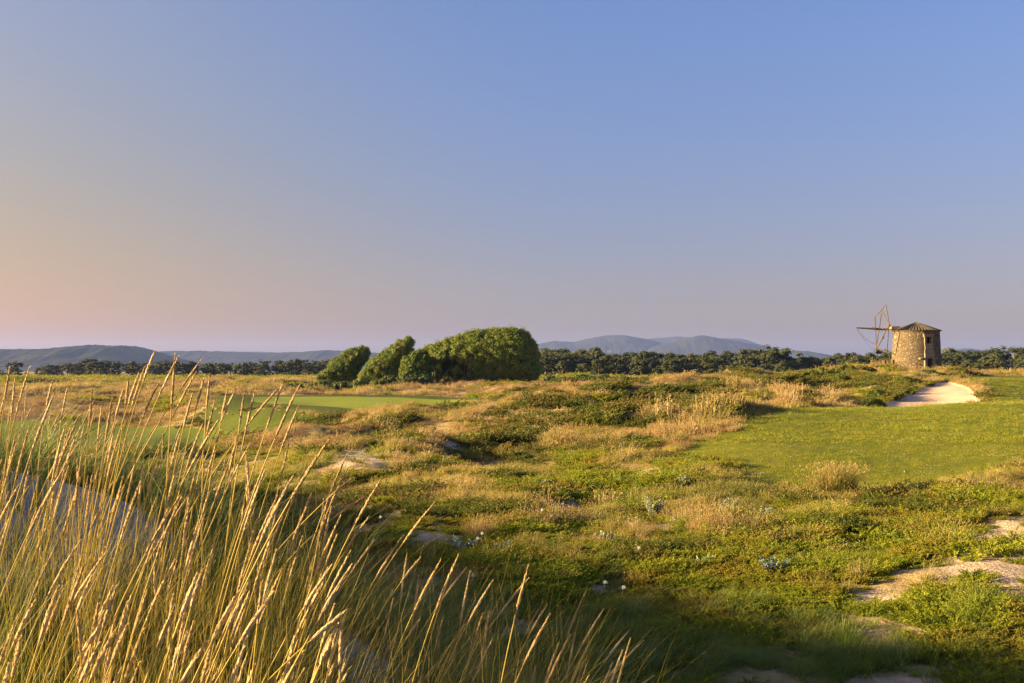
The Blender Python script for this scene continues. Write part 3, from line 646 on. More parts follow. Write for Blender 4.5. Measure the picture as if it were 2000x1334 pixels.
swept_tree('low rounded dense tree hugging the open end of the largest windswept tree', [(780, 740), (784, 722), (786, 705), (793, 695), (806, 687), (820, 683), (834, 686), (842, 697), (845, 715), (845, 735), (842, 748), (800, 748)], 168, 2.3, (815, 747), 420, .52, 60, .18, M_PITT, None, 4, .8)
swept_tree('tall steep windswept tree with a ragged leaning top, second from the far end', [(700, 740), (706, 728), (712, 718), (722, 706), (738, 694), (752, 686), (762, 676), (776, 667), (790, 661), (800, 657.5), (807, 659), (809, 668), (806, 680), (808, 690), (798, 698), (785, 706), (782, 720), (780, 738), (770, 745), (730, 747)], 176, 2.7, (745, 747), 640, .54, 60, .18, M_PITT, None, 5, .8,
           [([(2.5, 0, 0), (2.2, -.3, 2), (3.6, -.2, 5)], [.22, .16, .08])])
swept_tree('wedge-shaped windswept tree farthest from the hollow, sloping low to one side', [(617, 742), (622, 733), (634, 722), (648, 706), (662, 695), (676, 686), (692, 680), (706, 677), (718, 679), (724, 686), (725, 696), (716, 708), (704, 722), (698, 738), (688, 746), (650, 745)], 178, 2.6, (665, 745), 580, .54, 60, .18, M_PITT, None, 6, .8,
           [([(1.0, 0, 0), (1.2, -.3, 2), (2.6, -.2, 4)], [.2, .15, .08])])

# bushes: each one a thing
def bush(label, px, py, w, h, D=None, mat=None, n=160, rl=.3, leaves=26, ls=.14, shape='dome', seed=0, group=None, name='bush', stem=True, flatten=1.0, d0=60):
    """px, py: foot of the bush in the photograph, w, h: its size in photograph pixels"""
    if D is None: x, y, z = pos(px, py, d0); D = y
    else: x, y = W(px, D); z = G(x, y)
    wm, hm = w / FP * D / 2, h / FP * D; r = np.random.default_rng(seed + 50)
    t = empty(name, (x, y, z), label, 'bush' if name != 'shrub' else 'shrub', group)
    u = unit(r.normal(size=(n, 3))); u[:, 2] = np.abs(u[:, 2]) * 1.0
    C = u * np.array([wm, min(wm, 2.6) * .8, hm]); 
    if shape == 'swept': C[:, 2] *= np.clip(.35 + .75 * (C[:, 0] / wm * .5 + .5), .25, 1.05)
    C *= (1 + .22 * vnoise(u[:, 0] * 2.1 + seed, u[:, 1] * 2.1 + u[:, 2] * 1.7, seed))[:, None]
    C = C * r.uniform(.82, 1.0, (n, 1)); C[:, 2] = np.maximum(C[:, 2] - rl * .5, .05)
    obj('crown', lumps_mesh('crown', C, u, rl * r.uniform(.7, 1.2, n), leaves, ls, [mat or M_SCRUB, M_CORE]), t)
    if stem:
        mb = MB()
        for q in range(4): e = C[r.integers(n)] * .7; mb.tube([(e[0] * .1, e[1] * .1, -.1), e * np.array([.5, .5, .6]), e], [.05, .035, .015], 4)
        obj('stem', mb.mesh('stem', [M_BARK]), t)
    return t
M_SCRUB = leaf_mat('willow_scrub_leaf', [(.0, (.055, .085, .025)), (.5, (.085, .115, .035)), (1, (.12, .145, .05))], tf=.3)
M_SCRUBD = leaf_mat('dark_scrub_leaf', [(.0, (.035, .06, .012)), (.5, (.055, .085, .018)), (1, (.08, .105, .025))], tf=.3)
M_GORSE = leaf_mat('gorse_leaf', [(.0, (.07, .10, .012)), (.5, (.11, .135, .016)), (1, (.17, .17, .022))], tf=.3)
B = bush
B('low grey-green bush at the foot of the wedge-shaped windswept tree', 628, 757, 60, 18, 168, M_SCRUB, 120, .35, seed=1)
B('pale green bush spreading below the wedge-shaped tree', 668, 758, 70, 22, 166, M_SCRUB, 130, .35, seed=2)
B('mid-green round bush in front of the gap between the two leaning trees', 700, 757, 50, 26, 165, M_SCRUBD, 120, .35, seed=3)
B('dark blue-green bush under the steep leaning tree', 760, 752, 56, 30, 163, M_PITT2, 140, .38, seed=4)
B('yellow-green bush between the steep leaning tree and the rounded one', 738, 752, 40, 22, 162, M_GORSE, 90, .33, seed=5)
B('grey-green bush at the foot of the low rounded tree', 800, 752, 46, 26, 161, M_PITT2, 110, .34, seed=6)
B('small bush tucked against the base of the hollow', 830, 752, 40, 20, 163, M_PITT2, 90, .32, seed=7)
B('dark bush in the dry heath on the near side of the windswept trees', 575, 757, 44, 14, 160, M_SCRUBD, 80, .3, seed=8)
B('small dark bush beside the green bank in the heath', 330, 760, 60, 10, 150, M_SCRUBD, 80, .3, seed=9)
B('rounded bush just beyond the shaded end of the largest tree', 1078, 757, 60, 20, 215, M_SCRUB, 130, .4, seed=10)
B('wind-shaped dense bush like a wave, before the wood', 1132, 757, 80, 27, 210, M_PITT, 330, .40, 30, .18, 'swept', seed=11)
B('second wind-shaped bush, darker and farther along the scrub', 1268, 748, 52, 22, 225, M_SCRUBD, 200, .4, 30, .18, 'swept', seed=12)
for k_, (a, b, w_, h_, d_) in enumerate([(1105, 763, 60, 18, 190), (1165, 764, 76, 24, 188), (1205, 760, 70, 24, 196), (1240, 757, 70, 24, 200), (1290, 752, 74, 18, 205), (1335, 750, 66, 16, 205), (1150, 752, 60, 16, 235), (1220, 748, 70, 16, 240), (1180, 750, 60, 16, 238), (1380, 744, 60, 13, 215), (1430, 742, 60, 12, 215)]):
    B('feathery scrub bush ' + ['closest to the largest windswept tree, low before the wood', 'beneath the wave-shaped bush', 'right of the red roof, nearest of the hollow', 'below the darker wind-shaped bush, near side', 'between the wind-shaped bush and the dune crest', 'rising just over the dry crest', 'behind the wave-shaped bush', 'in the middle of the hollow, far side', 'behind the red roof, far side', 'thin and low behind the crest under the second mountain', 'at the end of the scrub, nearly hidden by the crest'][k_], a, b, w_, h_, d_, M_SCRUB, 150, .38, 30, .2, seed=20 + k_, group='scrub bushes before the wood')
B('bright green gorse bush on the crest near the windmill', 1650, 731, 66, 25, 104, M_GORSE, 330, .24, 30, .13, seed=40)
B('lower gorse bush joined to the taller one on the crest near the windmill', 1688, 731, 46, 17, 105, M_GORSE, 180, .22, 28, .13, seed=41)
B('dark green bush hanging over the edge of the sand bunker', 1712, 780, 50, 16, 70, M_GORSE, 380, .17, 30, .08, seed=42, name='bush')
B('dense green bush halfway up the bank above the bunker', 1768, 763, 56, 18, 80, M_GORSE, 320, .17, 30, .08, seed=43)
B('small grey-green bush at the top corner of the bunker', 1812, 751, 44, 12, 88, M_SCRUB, 160, .16, 30, .08, seed=44)
B('bushy green mound below the dry grass of the crest', 1700, 792, 56, 18, 63, M_GORSE, 240, .15, 30, .07, seed=45)
B('green mound topping the dune where the gorse begins', 1600, 740, 110, 16, 96, M_GORSE, 330, .2, 28, .11, seed=46)
B('rounded green bush on the slope between heath and dry grass', 1640, 752, 60, 18, 86, M_GORSE, 220, .18, 28, .1, seed=47)
B('dark round bush half way up the dry dune slope', 1145, 800, 56, 24, 58, M_SCRUBD, 240, .14, 30, .07, seed=48)
B('dark green bush spreading at the crest of the dry dune', 1085, 788, 80, 20, 62, M_SCRUBD, 280, .15, 30, .07, seed=49)
B('low dark bush strip in the middle of the heathy slope', 1260, 792, 110, 16, 56, M_SCRUBD, 320, .13, 30, .065, seed=50)
B('dark green bush beside the strip of scrub on the heathy slope', 1330, 785, 90, 14, 60, M_SCRUBD, 280, .13, 30, .065, seed=51)
B('dark bush at the near end of the scrub strip on the heath', 1225, 806, 70, 16, 53, M_SCRUBD, 240, .13, 30, .065, seed=52)

# small roofs glimpsed in the scrub, stone post by the trees
M_TILE = wood_mat('red_roof_tile', (.30, .11, .07), (.42, .17, .11), 2); M_WHITE = wood_mat('pale_render', (.3, .29, .27), (.4, .39, .36), 1)
def hut(px, py, D, w, label, rm, wall_h=.6):
    x, y = W(px, D); z = (HOR - py) / FP * D; hh = z - G(x, y) + wall_h - .35
    t = empty('hut', (x, y, G(x, y)), label, 'hut'); b = max(.6, hh)
    mb = MB(); mb.box((0, 0, b / 2 - .2), (w, 2.4, b + .3)); obj('wall', mb.mesh('wall', [M_WHITE]), t)
    V = [(-w / 2 - .2, -1.4, b), (w / 2 + .2, -1.4, b), (w / 2 + .2, 1.4, b), (-w / 2 - .2, 1.4, b), (-w / 2 - .2, 0, b + .45), (w / 2 + .2, 0, b + .45)]
    obj('roof', make_mesh('roof', V, [[[0, 1, 5, 4], [2, 3, 4, 5], [0, 3, 2, 1]], [[0, 4, 3], [1, 2, 5]]], [rm]), t)
hut(1136, 758.5, 186, 1.2, 'tiny hut with a red roof showing above the heath', M_TILE, .1); hut(1119, 759, 186, 1.3, 'tiny grey roofed hut beside the red roof in the heath', M_WHITE, .05)
x, y = W(849, 158); mb = MB(); mb.box((0, 0, .5), (.42, .42, 1.1), jit=.03); mb.box((0, 0, 1.12), (.5, .5, .14), jit=.02)
o = obj('stone_post', mb.mesh('stone_post', [M_DRESS]), loc=(x, y, G(x, y) + .15)); tag(o, 'short pale stone post in front of the windswept trees', 'post')
for q, (px_, py_) in enumerate(((1177, 688), (1191, 688))):
    D_ = 7000; mb = MB(); 
    for c_ in range(3): mb.box((c_ * 9 - 9, 0, 5), (8, 10, 10 + 4 * ((c_ + q) % 2)))
    o = obj('distant_building', mb.mesh('distant_building', [M_WHITE]), loc=((px_ - 1000) / FP * D_ * .9, D_ * .9, (HOR - py_) / FP * D_ * .9)); tag(o, ['pale distant houses on the mountain foot, the fainter block', 'pale distant houses on the mountain foot, the brighter block'][q], 'building')

# ------------------------------------------------------------------ the woods
M_PINE = leaf_mat('pine_foliage', [(.0, (.03, .044, .011)), (.5, (.05, .066, .015)), (1, (.08, .09, .022))], tf=.15)
M_OAK = leaf_mat('broadleaf_foliage', [(.0, (.03, .046, .011)), (.5, (.055, .072, .017)), (1, (.09, .10, .024))], tf=.2)
M_COREW = leaf_mat('opaque_core_far', [(.0, (.018, .028, .008)), (1, (.03, .042, .012))], tf=.1)
def tree_proto(kind, seed):
    """returns crown mesh, trunk mesh for a tree 10 m tall"""
    global rng
    r = np.random.default_rng(seed); C = []; RL = []
    if kind == 'umbrella':
        th = r.uniform(4.6, 5.6); 
        for q in range(34): a = r.uniform(0, 6.28); rr = 3.4 * math.sqrt(r.random()); C.append((rr * math.cos(a), rr * math.sin(a), 8.6 - .10 * rr * rr + r.uniform(-.6, .6))); RL.append(r.uniform(.7, 1.1))
        for q in range(26): a = r.uniform(0, 6.28); rr = r.uniform(.8, 3.0); C.append((rr * math.cos(a), rr * math.sin(a), r.uniform(4.0, 7.6))); RL.append(r.uniform(.5, .9))
    elif kind == 'tall':
        th = 2.5
        for q in range(60): a = r.uniform(0, 6.28); h = r.uniform(2.2, 9.4); w_ = 2.1 * math.sin(min(1, (10 - h) / 4) * 1.57) * (.6 + .4 * r.random()); C.append((w_ * math.cos(a), w_ * math.sin(a), h)); RL.append(r.uniform(.6, 1.05))
    elif kind == 'clumpy':
        th = 3
        for cl in range(7):
            a = r.uniform(0, 6.28); cx, cy, cz_ = r.uniform(.3, 2.3) * math.cos(a), r.uniform(.3, 2.3) * math.sin(a), r.uniform(4, 9)
            for q in range(10): d = r.normal(size=3) * np.array([.8, .8, .55]); C.append((cx + d[0], cy + d[1], min(9.6, cz_ + d[2]))); RL.append(r.uniform(.5, .9))
    else:
        th = 1
        for q in range(64): u = unit(r.normal(size=3)); C.append((u[0] * 2.9, u[1] * 2.9, 5.0 + u[2] * 4.4 * (1 if u[2] > 0 else .85))); RL.append(r.uniform(.8, 1.2))
    C = np.array(C); nn = unit(C - np.array([0, 0, C[:, 2].mean()])); 
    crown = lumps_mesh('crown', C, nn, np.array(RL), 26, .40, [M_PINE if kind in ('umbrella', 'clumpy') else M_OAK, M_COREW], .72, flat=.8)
    mb = MB(); lean = r.uniform(-.6, .6); top = (lean, r.uniform(-.4, .4), 8.6)
    mb.tube([(0, 0, -.4), (lean * .3, 0, 3), (lean * .7, 0, 6), top], [.26, .2, .14, .05], 5)
    for q in range(5): c = C[r.integers(len(C))]; h = r.uniform(2.8, 5.8); mb.tube([(lean * h / 9, 0, h), (c[0] * .5, c[1] * .5, (h + c[2]) / 2 + .3), tuple(c)], [.09, .06, .02], 4, False)
    return crown, mb.mesh('trunk', [M_BARK])
PROT = {}
for k_ in ('umbrella', 'tall', 'clumpy', 'round'): PROT[k_] = [tree_proto(k_, 100 + 7 * q + len(k_)) for q in range(4)]
LBL = {'umbrella': ('umbrella pine', 'dark umbrella pine with bare trunk'), 'tall': ('broadleaf_tree', 'tall narrow green tree'), 'clumpy': ('pine_tree', 'open-crowned pine with clumped foliage'), 'round': ('broadleaf_tree', 'round-crowned dark green tree')}
NMS = {'umbrella': 'umbrella_pine', 'tall': 'tall_tree', 'clumpy': 'pine_tree', 'round': 'round_tree'}
def forest_tree(px, top, D, kind, v, where, label=None, wide=1.0):
    x, y = W(px, D); z = G(x, y); h = (HOR - top) / FP * D - z; s = h / 9.7
    t = empty(NMS[kind], (x, y, z), label or wood_label(kind, px, D, where), 'tree', None if label else where_group[where], random.uniform(0, 6.28))
    c, tr = PROT[kind][v % 4]
    a = obj('crown', c, t); b = obj('trunk', tr, t); f_ = random.uniform(1.5, 2.3) if label is None and where == wl else random.uniform(1.1, 1.8) if label is None else 1.3; t.scale = (s * wide * f_, s * wide * f_, s)
where_group = {'in the pine belt beyond the heath': 'trees of the pine belt', 'in the wood beyond the dune crest': 'trees of the wood behind the dunes'}
def wood_label(kind, px, D, where):
    if where == wl:
        row = 'low front of the pine belt' if D < 488 else 'skyline of the pine belt' if D > 522 else 'middle of the pine belt'
        pl = 'at the outer end' if px < 120 else 'below the top of the nearer hill' if px < 260 else 'where the nearer hill runs out' if px < 380 else 'under the long low hill' if px < 520 else 'near the wedge-shaped tree'
    else:
        row = 'low front of the wood' if D < 341 else 'skyline of the wood' if D > 391 else 'middle rows of the wood'
        pl = 'beyond the largest windswept tree' if px < 1130 else 'below the first mountain top' if px < 1240 else 'below the second mountain top' if px < 1400 else 'below the mountains falling end' if px < 1500 else 'behind the gorse crest' if px < 1640 else 'behind the sails of the windmill' if px < 1790 else 'just past the windmill tower' if px < 1920 else 'at the far end past the windmill'
    return {'umbrella': 'umbrella pine', 'tall': 'tall narrow tree', 'clumpy': 'clumpy pine', 'round': 'round dark tree'}[kind] + ', ' + row + ', ' + pl
wl = 'in the pine belt beyond the heath'; wr = 'in the wood beyond the dune crest'
topL = np.array([(-60, 718), (0, 722), (60, 722), (110, 712), (150, 706), (180, 703), (220, 704), (260, 707), (300, 706), (330, 704), (400, 708), (450, 707), (520, 707), (600, 703), (640, 704), (690, 712)], float)
px_ = -60
while px_ < 690:
    for row, (D_, dy) in enumerate(((470, 9), (505, 4), (540, 0))):
        p = px_ + random.uniform(-17, 17); tp = np.interp(p, topL[:, 0], topL[:, 1]) + dy + random.uniform(-3, 5)
        if p < 100 and row < 2: tp = max(tp, 726)
        kind = random.choices(['umbrella', 'clumpy', 'round', 'tall'], [2, 6, 6, 1] if row else [0, 2, 5, 0])[0]; forest_tree(p, tp + (9 if row == 0 else 0), D_ + random.uniform(-12, 12), kind, random.randrange(4), wl)
    px_ += 19
forest_tree(27, 706, 500, 'umbrella', 1, wl, 'lone umbrella pine standing apart at the open end of the pine belt', 1.1)
topR = np.array([(1040, 681), (1060, 680), (1085, 677), (1110, 682), (1140, 687), (1165, 683), (1190, 689), (1215, 690), (1228, 684), (1250, 683), (1272, 691), (1290, 691), (1312, 684), (1330, 690), (1350, 691), (1370, 685), (1390, 690), (1420, 690), (1450, 687), (1475, 684), (1490, 680), (1520, 677), (1540, 688), (1555, 697), (1575, 694), (1610, 694), (1640, 688), (1680, 688), (1710, 684), (1740, 688),
                 (1800, 686), (1850, 684), (1866, 681), (1900, 684), (1925, 686), (1960, 681), (1990, 681), (2060, 680)], float)
px_ = 1030
while px_ < 2080:
    for row, (D_, dy) in enumerate(((330, 24), (352, 12), (378, 5), (405, 0))):
        p = px_ + random.uniform(-17, 17); tp = np.interp(p, topR[:, 0], topR[:, 1]) + dy + random.uniform(-6, 9)
        kind = random.choices(['umbrella', 'clumpy', 'round', 'tall'], [1, 4, 3, 4])[0]; forest_tree(p, tp, D_ + random.uniform(-9, 9), kind, random.randrange(4), wr)
    px_ += 24
forest_tree(1252, 701, 318, 'umbrella', 2, wr, 'lit green umbrella pine standing forward of the wood with its trunk showing', 1.0)
forest_tree(1526, 709, 316, 'round', 0, wr, 'lighter round tree standing forward at the edge of the wood', .95)
forest_tree(1513, 676, 372, 'clumpy', 1, wr, 'tallest pine of the wood, rising above its neighbours', 1.3)
# ------------------------------------------------------------------ ground cover (nobody could count it)
PC = bpy.data.collections.new('ground_cover_sources')       # not linked to the scene: only instanced
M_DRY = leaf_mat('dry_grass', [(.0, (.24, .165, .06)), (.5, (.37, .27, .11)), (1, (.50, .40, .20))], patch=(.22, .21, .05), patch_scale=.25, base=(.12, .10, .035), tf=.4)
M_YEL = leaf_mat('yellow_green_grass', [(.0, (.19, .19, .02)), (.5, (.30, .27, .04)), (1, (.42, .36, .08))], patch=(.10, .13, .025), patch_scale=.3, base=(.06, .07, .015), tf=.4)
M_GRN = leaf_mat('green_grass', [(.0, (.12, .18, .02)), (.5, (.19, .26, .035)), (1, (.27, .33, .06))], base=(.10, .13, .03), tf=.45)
M_MAR = leaf_mat('blue_green_grass', [(.0, (.12, .17, .04)), (.5, (.18, .23, .055)), (1, (.26, .28, .085))], tf=.45)
M_CRP = leaf_mat('creeping_shrub_leaf', [(.0, (.08, .13, .008)), (.5, (.20, .24, .012)), (1, (.31, .33, .03))], patch=(.24, .19, .025), patch_scale=.8, tf=.42)
M_HTH = leaf_mat('brown_heath_heads', [(.0, (.19, .10, .05)), (.5, (.29, .18, .09)), (1, (.38, .26, .14))], patch=(.22, .15, .06), patch_scale=.3, tf=.3)
M_SUC = leaf_mat('fleshy_leaf', [(.0, (.07, .09, .012)), (.45, (.14, .12, .015)), (.75, (.26, .13, .02)), (1, (.30, .07, .025))], tf=.25)
M_TURFB = leaf_mat('turf_blade', [(.0, (.10, .15, .008)), (.5, (.17, .20, .012)), (1, (.28, .26, .035))], tf=.35)
M_CLOVER = leaf_mat('pale_clover_head', [(.0, (.45, .42, .30)), (1, (.62, .58, .45))], tf=.2)

def blades(n, h, spread, width, lean=.25, curve=.5, seg=3, wind=(.25, 0), hvar=.4):
    a = rng.uniform(0, 2 * np.pi, n); rr = spread * np.sqrt(rng.random(n)); root = np.stack([rr * np.cos(a), rr * np.sin(a), np.full(n, -.02)], -1)
    H = h * rng.uniform(1 - hvar, 1 + hvar * .6, n); d = rng.normal(size=(n, 2)) * lean + np.array(wind) * rng.uniform(.5, 1.2, (n, 1)) + root[:, :2] / max(spread, .01) * lean * .6
    t = np.linspace(0, 1, seg + 1); 
    X = root[:, None, 0] + H[:, None] * d[:, 0:1] * (t[None] * (1 - curve) + t[None] ** 2 * curve); Y = root[:, None, 1] + H[:, None] * d[:, 1:2] * (t[None] * (1 - curve) + t[None] ** 2 * curve)
    dl = np.hypot(d[:, 0], d[:, 1])[:, None]; Zc = root[:, None, 2] + H[:, None] * (t[None] - .28 * dl * curve * t[None] ** 2)
    f = rng.uniform(0, np.pi, n); wv = np.stack([np.cos(f), np.sin(f), np.zeros(n)], -1)
    w = width * rng.uniform(.7, 1.3, n)[:, None] * (1 - .85 * t[None] ** 1.5) * .5
    Pm = np.stack([X, Y, Zc], -1); A = Pm - wv[:, None] * w[..., None]; Bq = Pm + wv[:, None] * w[..., None]
    V = np.stack([A, Bq], 2).reshape(-1, 3); i = (np.arange(n) * (seg + 1) * 2)[:, None] + (np.arange(seg) * 2)[None]
    F = np.stack([i, i + 1, i + 3, i + 2], -1).reshape(-1, 4); T = np.repeat(np.tile(t, n), 2)
    return V, F, T, Pm[:, -1], unit(Pm[:, -1] - Pm[:, -2])
class Acc:
    def __init__(s): s.V = []; s.F = []; s.T = []; s.M = []; s.n = 0
    def add(s, V, F, T=1.0, m=0):
        s.V.append(V); s.F.append(F + s.n); s.T.append(np.broadcast_to(np.asarray(T, float), (len(V),))); s.M.append(np.full(len(F), m)); s.n += len(V); return s
    def mesh(s, name, mats): return make_mesh(name, np.vstack(s.V), [np.vstack(s.F)], mats, {'t': np.concatenate(s.T)}, midx=np.concatenate(s.M))
def heads(tips, dirs, n, ln, w):
    """small grass flower heads: slim diamonds crossed on the last stretch of the blade"""
    c = np.repeat(tips, n, 0) - np.repeat(dirs, n, 0) * rng.uniform(0, ln, (len(tips) * n, 1)) + rng.normal(size=(len(tips) * n, 3)) * w * .35
    u = unit(np.repeat(dirs, n, 0) + rng.normal(size=c.shape) * .35); return diamonds(c, unit(rng.normal(size=c.shape)), ln * .55 * rng.uniform(.6, 1.3, len(c)), w / ln * 1.4, up=u)

def grass_proto(n, h, spread, width, mats, hd=0, hl=.05, hw=.012, **kw):
    A = Acc(); V, F, T, tip, di = blades(n, h, spread, width, **kw); A.add(V, F, T, 0)
    if hd: k = rng.random(n) < hd; V, F = heads(tip[k], di[k], 4, hl, hw); A.add(V, F, 1, len(mats) - 1)
    return A.mesh('grass_tuft', mats)
def creeper_proto(ns, ln, nl, ls, mats, rise=.5, spread=.18):
    A = Acc()
    for q in range(ns):
        a = rng.uniform(0, 6.28); p = np.array([spread * rng.random() * math.cos(a), spread * rng.random() * math.sin(a), -.01]); d = np.array([math.cos(a) + .5, math.sin(a), 0]) ; d /= np.linalg.norm(d) + .01
        L_ = ln * rng.uniform(.6, 1.2); t = np.linspace(0.1, 1, nl); r_ = rng.uniform(.5, 1.2) * rise
        P = p + d * (L_ * t)[:, None] * .8 + np.array([0, 0, 1]) * (L_ * r_ * (t - .35 * t ** 2))[:, None]
        u = unit(np.gradient(P, axis=0)); c = np.repeat(P, 3, 0); dr = unit(rng.normal(size=c.shape) + np.repeat(u, 3, 0) * .9 + np.array([0, 0, .3]))
        s = ls * (1.15 - .6 * np.repeat(t, 3)); V, F = diamonds(c + dr * s[:, None] * .5, unit(rng.normal(size=c.shape) + np.array([0, 0, .6])), s * rng.uniform(.8, 1.3, len(c)), .38, up=dr)
        A.add(V, F, .3 + .7 * np.repeat(np.repeat(t, 3), 4), 0)
    return A.mesh('creeping_shrub', mats)
def succulent_proto(n, h, spread, mats):
    A = Acc(); a = rng.uniform(0, 6.28, n); rr = spread * np.sqrt(rng.random(n)); r0 = np.stack([rr * np.cos(a), rr * np.sin(a), np.zeros(n)], -1)
    d = unit(np.stack([rng.normal(size=n) * .4, rng.normal(size=n) * .4, np.ones(n)], -1)); 
    for k_ in range(2):
        V, F = diamonds(r0 + d * h * .5, unit(rng.normal(size=(n, 3))), h * rng.uniform(.6, 1.2, n), .28, up=d); A.add(V, F, .7, 0)
    return A.mesh('succulent', mats)
def heath_proto(n, h, spread, hs, mats):
    A = Acc(); V, F, T, tip, di = blades(n, h, spread, hs * .22, lean=.35, seg=2); A.add(V, F, T, 0)
    c = np.repeat(tip, 7, 0) + rng.normal(size=(n * 7, 3)) * hs * np.array([1, 1, .6]); V, F = diamonds(c, unit(rng.normal(size=c.shape)), hs * rng.uniform(.5, 1.2, len(c)), .6); A.add(V, F, 1, 1)
    return A.mesh('heath_tuft', mats)

PROTOS = {}; _pn = [0]
def reg(key, meshes):
    PROTOS[key] = []
    for m in meshes:
        o = bpy.data.objects.new('source_%03d' % _pn[0], m); PC.objects.link(o); PROTOS[key].append(_pn[0]); _pn[0] += 1
# three sizes of blade: near (8-20 m), middle (20-50 m), far
for L_, (wd, nn_, hh) in enumerate(((.0055, 46, 1.0), (.011, 38, 1.0), (.026, 30, 1.05))):
    sp_ = (.13, .2, .34)[L_]
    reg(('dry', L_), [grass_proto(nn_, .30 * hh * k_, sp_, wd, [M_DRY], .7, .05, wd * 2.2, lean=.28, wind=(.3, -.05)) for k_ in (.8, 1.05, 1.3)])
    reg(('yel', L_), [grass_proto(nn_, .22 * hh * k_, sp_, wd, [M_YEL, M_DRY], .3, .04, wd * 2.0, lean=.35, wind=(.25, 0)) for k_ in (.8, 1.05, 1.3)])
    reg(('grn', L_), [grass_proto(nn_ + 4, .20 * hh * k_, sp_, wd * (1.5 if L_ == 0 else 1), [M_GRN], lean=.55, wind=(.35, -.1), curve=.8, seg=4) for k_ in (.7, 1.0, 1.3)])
    reg(('mar', L_), [grass_proto(nn_, .30 * hh * k_, sp_, wd * (1.35 if L_ == 0 else .95), [M_MAR], lean=.5, wind=(.45, -.1), curve=.8, seg=4) for k_ in (.7, 1.0, 1.3)])
    reg(('crp', L_), [creeper_proto((34, 26, 22)[L_], (.20, .26, .4)[L_], (15, 11, 8)[L_], (.026, .042, .085)[L_], [M_CRP], .75, (.12, .18, .3)[L_]) for k_ in range(3)])
    reg(('hth', L_), [heath_proto((30, 26, 24)[L_], .17 * k_ * hh, sp_ * .9, (.010, .018, .038)[L_], [M_DRY, M_HTH]) for k_ in (.8, 1.0, 1.3)])
    reg(('suc', L_), [succulent_proto((90, 60, 50)[L_], (.06, .07, .1)[L_], sp_, [M_SUC]) for k_ in range(2)])
    reg(('tall', L_), [grass_proto(nn_, .62 * k_, sp_, wd, [M_DRY], .9, .09, wd * (2.4, 2.0, 1.1)[L_], lean=.2, wind=(.2, 0)) for k_ in (.6, .85)])
reg(('turf', 0), [grass_proto(70, .045 * k_, .16, .0045, [M_TURFB], lean=.6, wind=(.3, 0), seg=2, hvar=.7) for k_ in (.8, 1.0, 1.3)])
reg(('turf', 1), [grass_proto(60, .055 * k_, .28, .009, [M_TURFB], lean=.6, wind=(.3, 0), seg=2, hvar=.7) for k_ in (.8, 1.0, 1.3)])
A_ = Acc(); V_, F_ = diamonds(np.stack([rng.normal(size=9) * .12, rng.normal(size=9) * .12, np.full(9, .05)], -1), unit(rng.normal(size=(9, 3)) * .5 + np.array([0, -.6, .6])), (.016), .9); A_.add(V_, F_); reg(('clo', 0), [A_.mesh('clover_heads', [M_CLOVER])])

def scatter(name, P, idx, scl, rz, kind='stuff', tilt=.12):
    n = len(P); me = bpy.data.meshes.new(name); me.vertices.add(n); me.vertices.foreach_set('co', np.asarray(P, np.float32).ravel())
    rot = np.stack([rng.normal(size=n) * tilt, rng.normal(size=n) * tilt, rz], -1).astype(np.float32)
    a = me.attributes.new('rot', 'FLOAT_VECTOR', 'POINT'); a.data.foreach_set('vector', rot.ravel())
    a = me.attributes.new('scl', 'FLOAT', 'POINT'); a.data.foreach_set('value', np.asarray(scl, np.float32))
    a = me.attributes.new('idx', 'INT', 'POINT'); a.data.foreach_set('value', np.asarray(idx, np.int32))
    o = obj(name, me); g = bpy.data.node_groups.new(name, 'GeometryNodeTree'); g.interface.new_socket('Geometry', in_out='INPUT', socket_type='NodeSocketGeometry'); g.interface.new_socket('Geometry', in_out='OUTPUT', socket_type='NodeSocketGeometry')
    gi = g.nodes.new('NodeGroupInput'); go = g.nodes.new('NodeGroupOutput'); ci = g.nodes.new('GeometryNodeCollectionInfo'); ci.inputs['Collection'].default_value = PC; ci.inputs['Separate Children'].default_value = True; ci.inputs['Reset Children'].default_value = True
    ip = g.nodes.new('GeometryNodeInstanceOnPoints'); ip.inputs['Pick Instance'].default_value = True
    def at(nm, ty):
        q = g.nodes.new('GeometryNodeInputNamedAttribute'); q.data_type = ty; q.inputs['Name'].default_value = nm; return [s for s in q.outputs if s.enabled and s.name == 'Attribute'][0]
    g.links.new(gi.outputs[0], ip.inputs['Points']); g.links.new(ci.outputs[0], ip.inputs['Instance']); g.links.new(at('idx', 'INT'), ip.inputs['Instance Index'])
    e2 = g.nodes.new('FunctionNodeEulerToRotation'); g.links.new(at('rot', 'FLOAT_VECTOR'), e2.inputs[0]); g.links.new(e2.outputs[0], ip.inputs['Rotation']); g.links.new(at('scl', 'FLOAT'), ip.inputs['Scale']); g.links.new(ip.outputs[0], go.inputs[0])
    md = o.modifiers.new('scatter', 'NODES'); md.node_group = g; return tag(o, kind=kind)

def sample(n, r0, r1, p, thmax=.60):
    u = rng.random(n); e = 2 - p; r = (r0 ** e + u * (r1 ** e - r0 ** e)) ** (1 / e); th = rng.uniform(-thmax, thmax, n); return r * np.sin(th), r * np.cos(th)

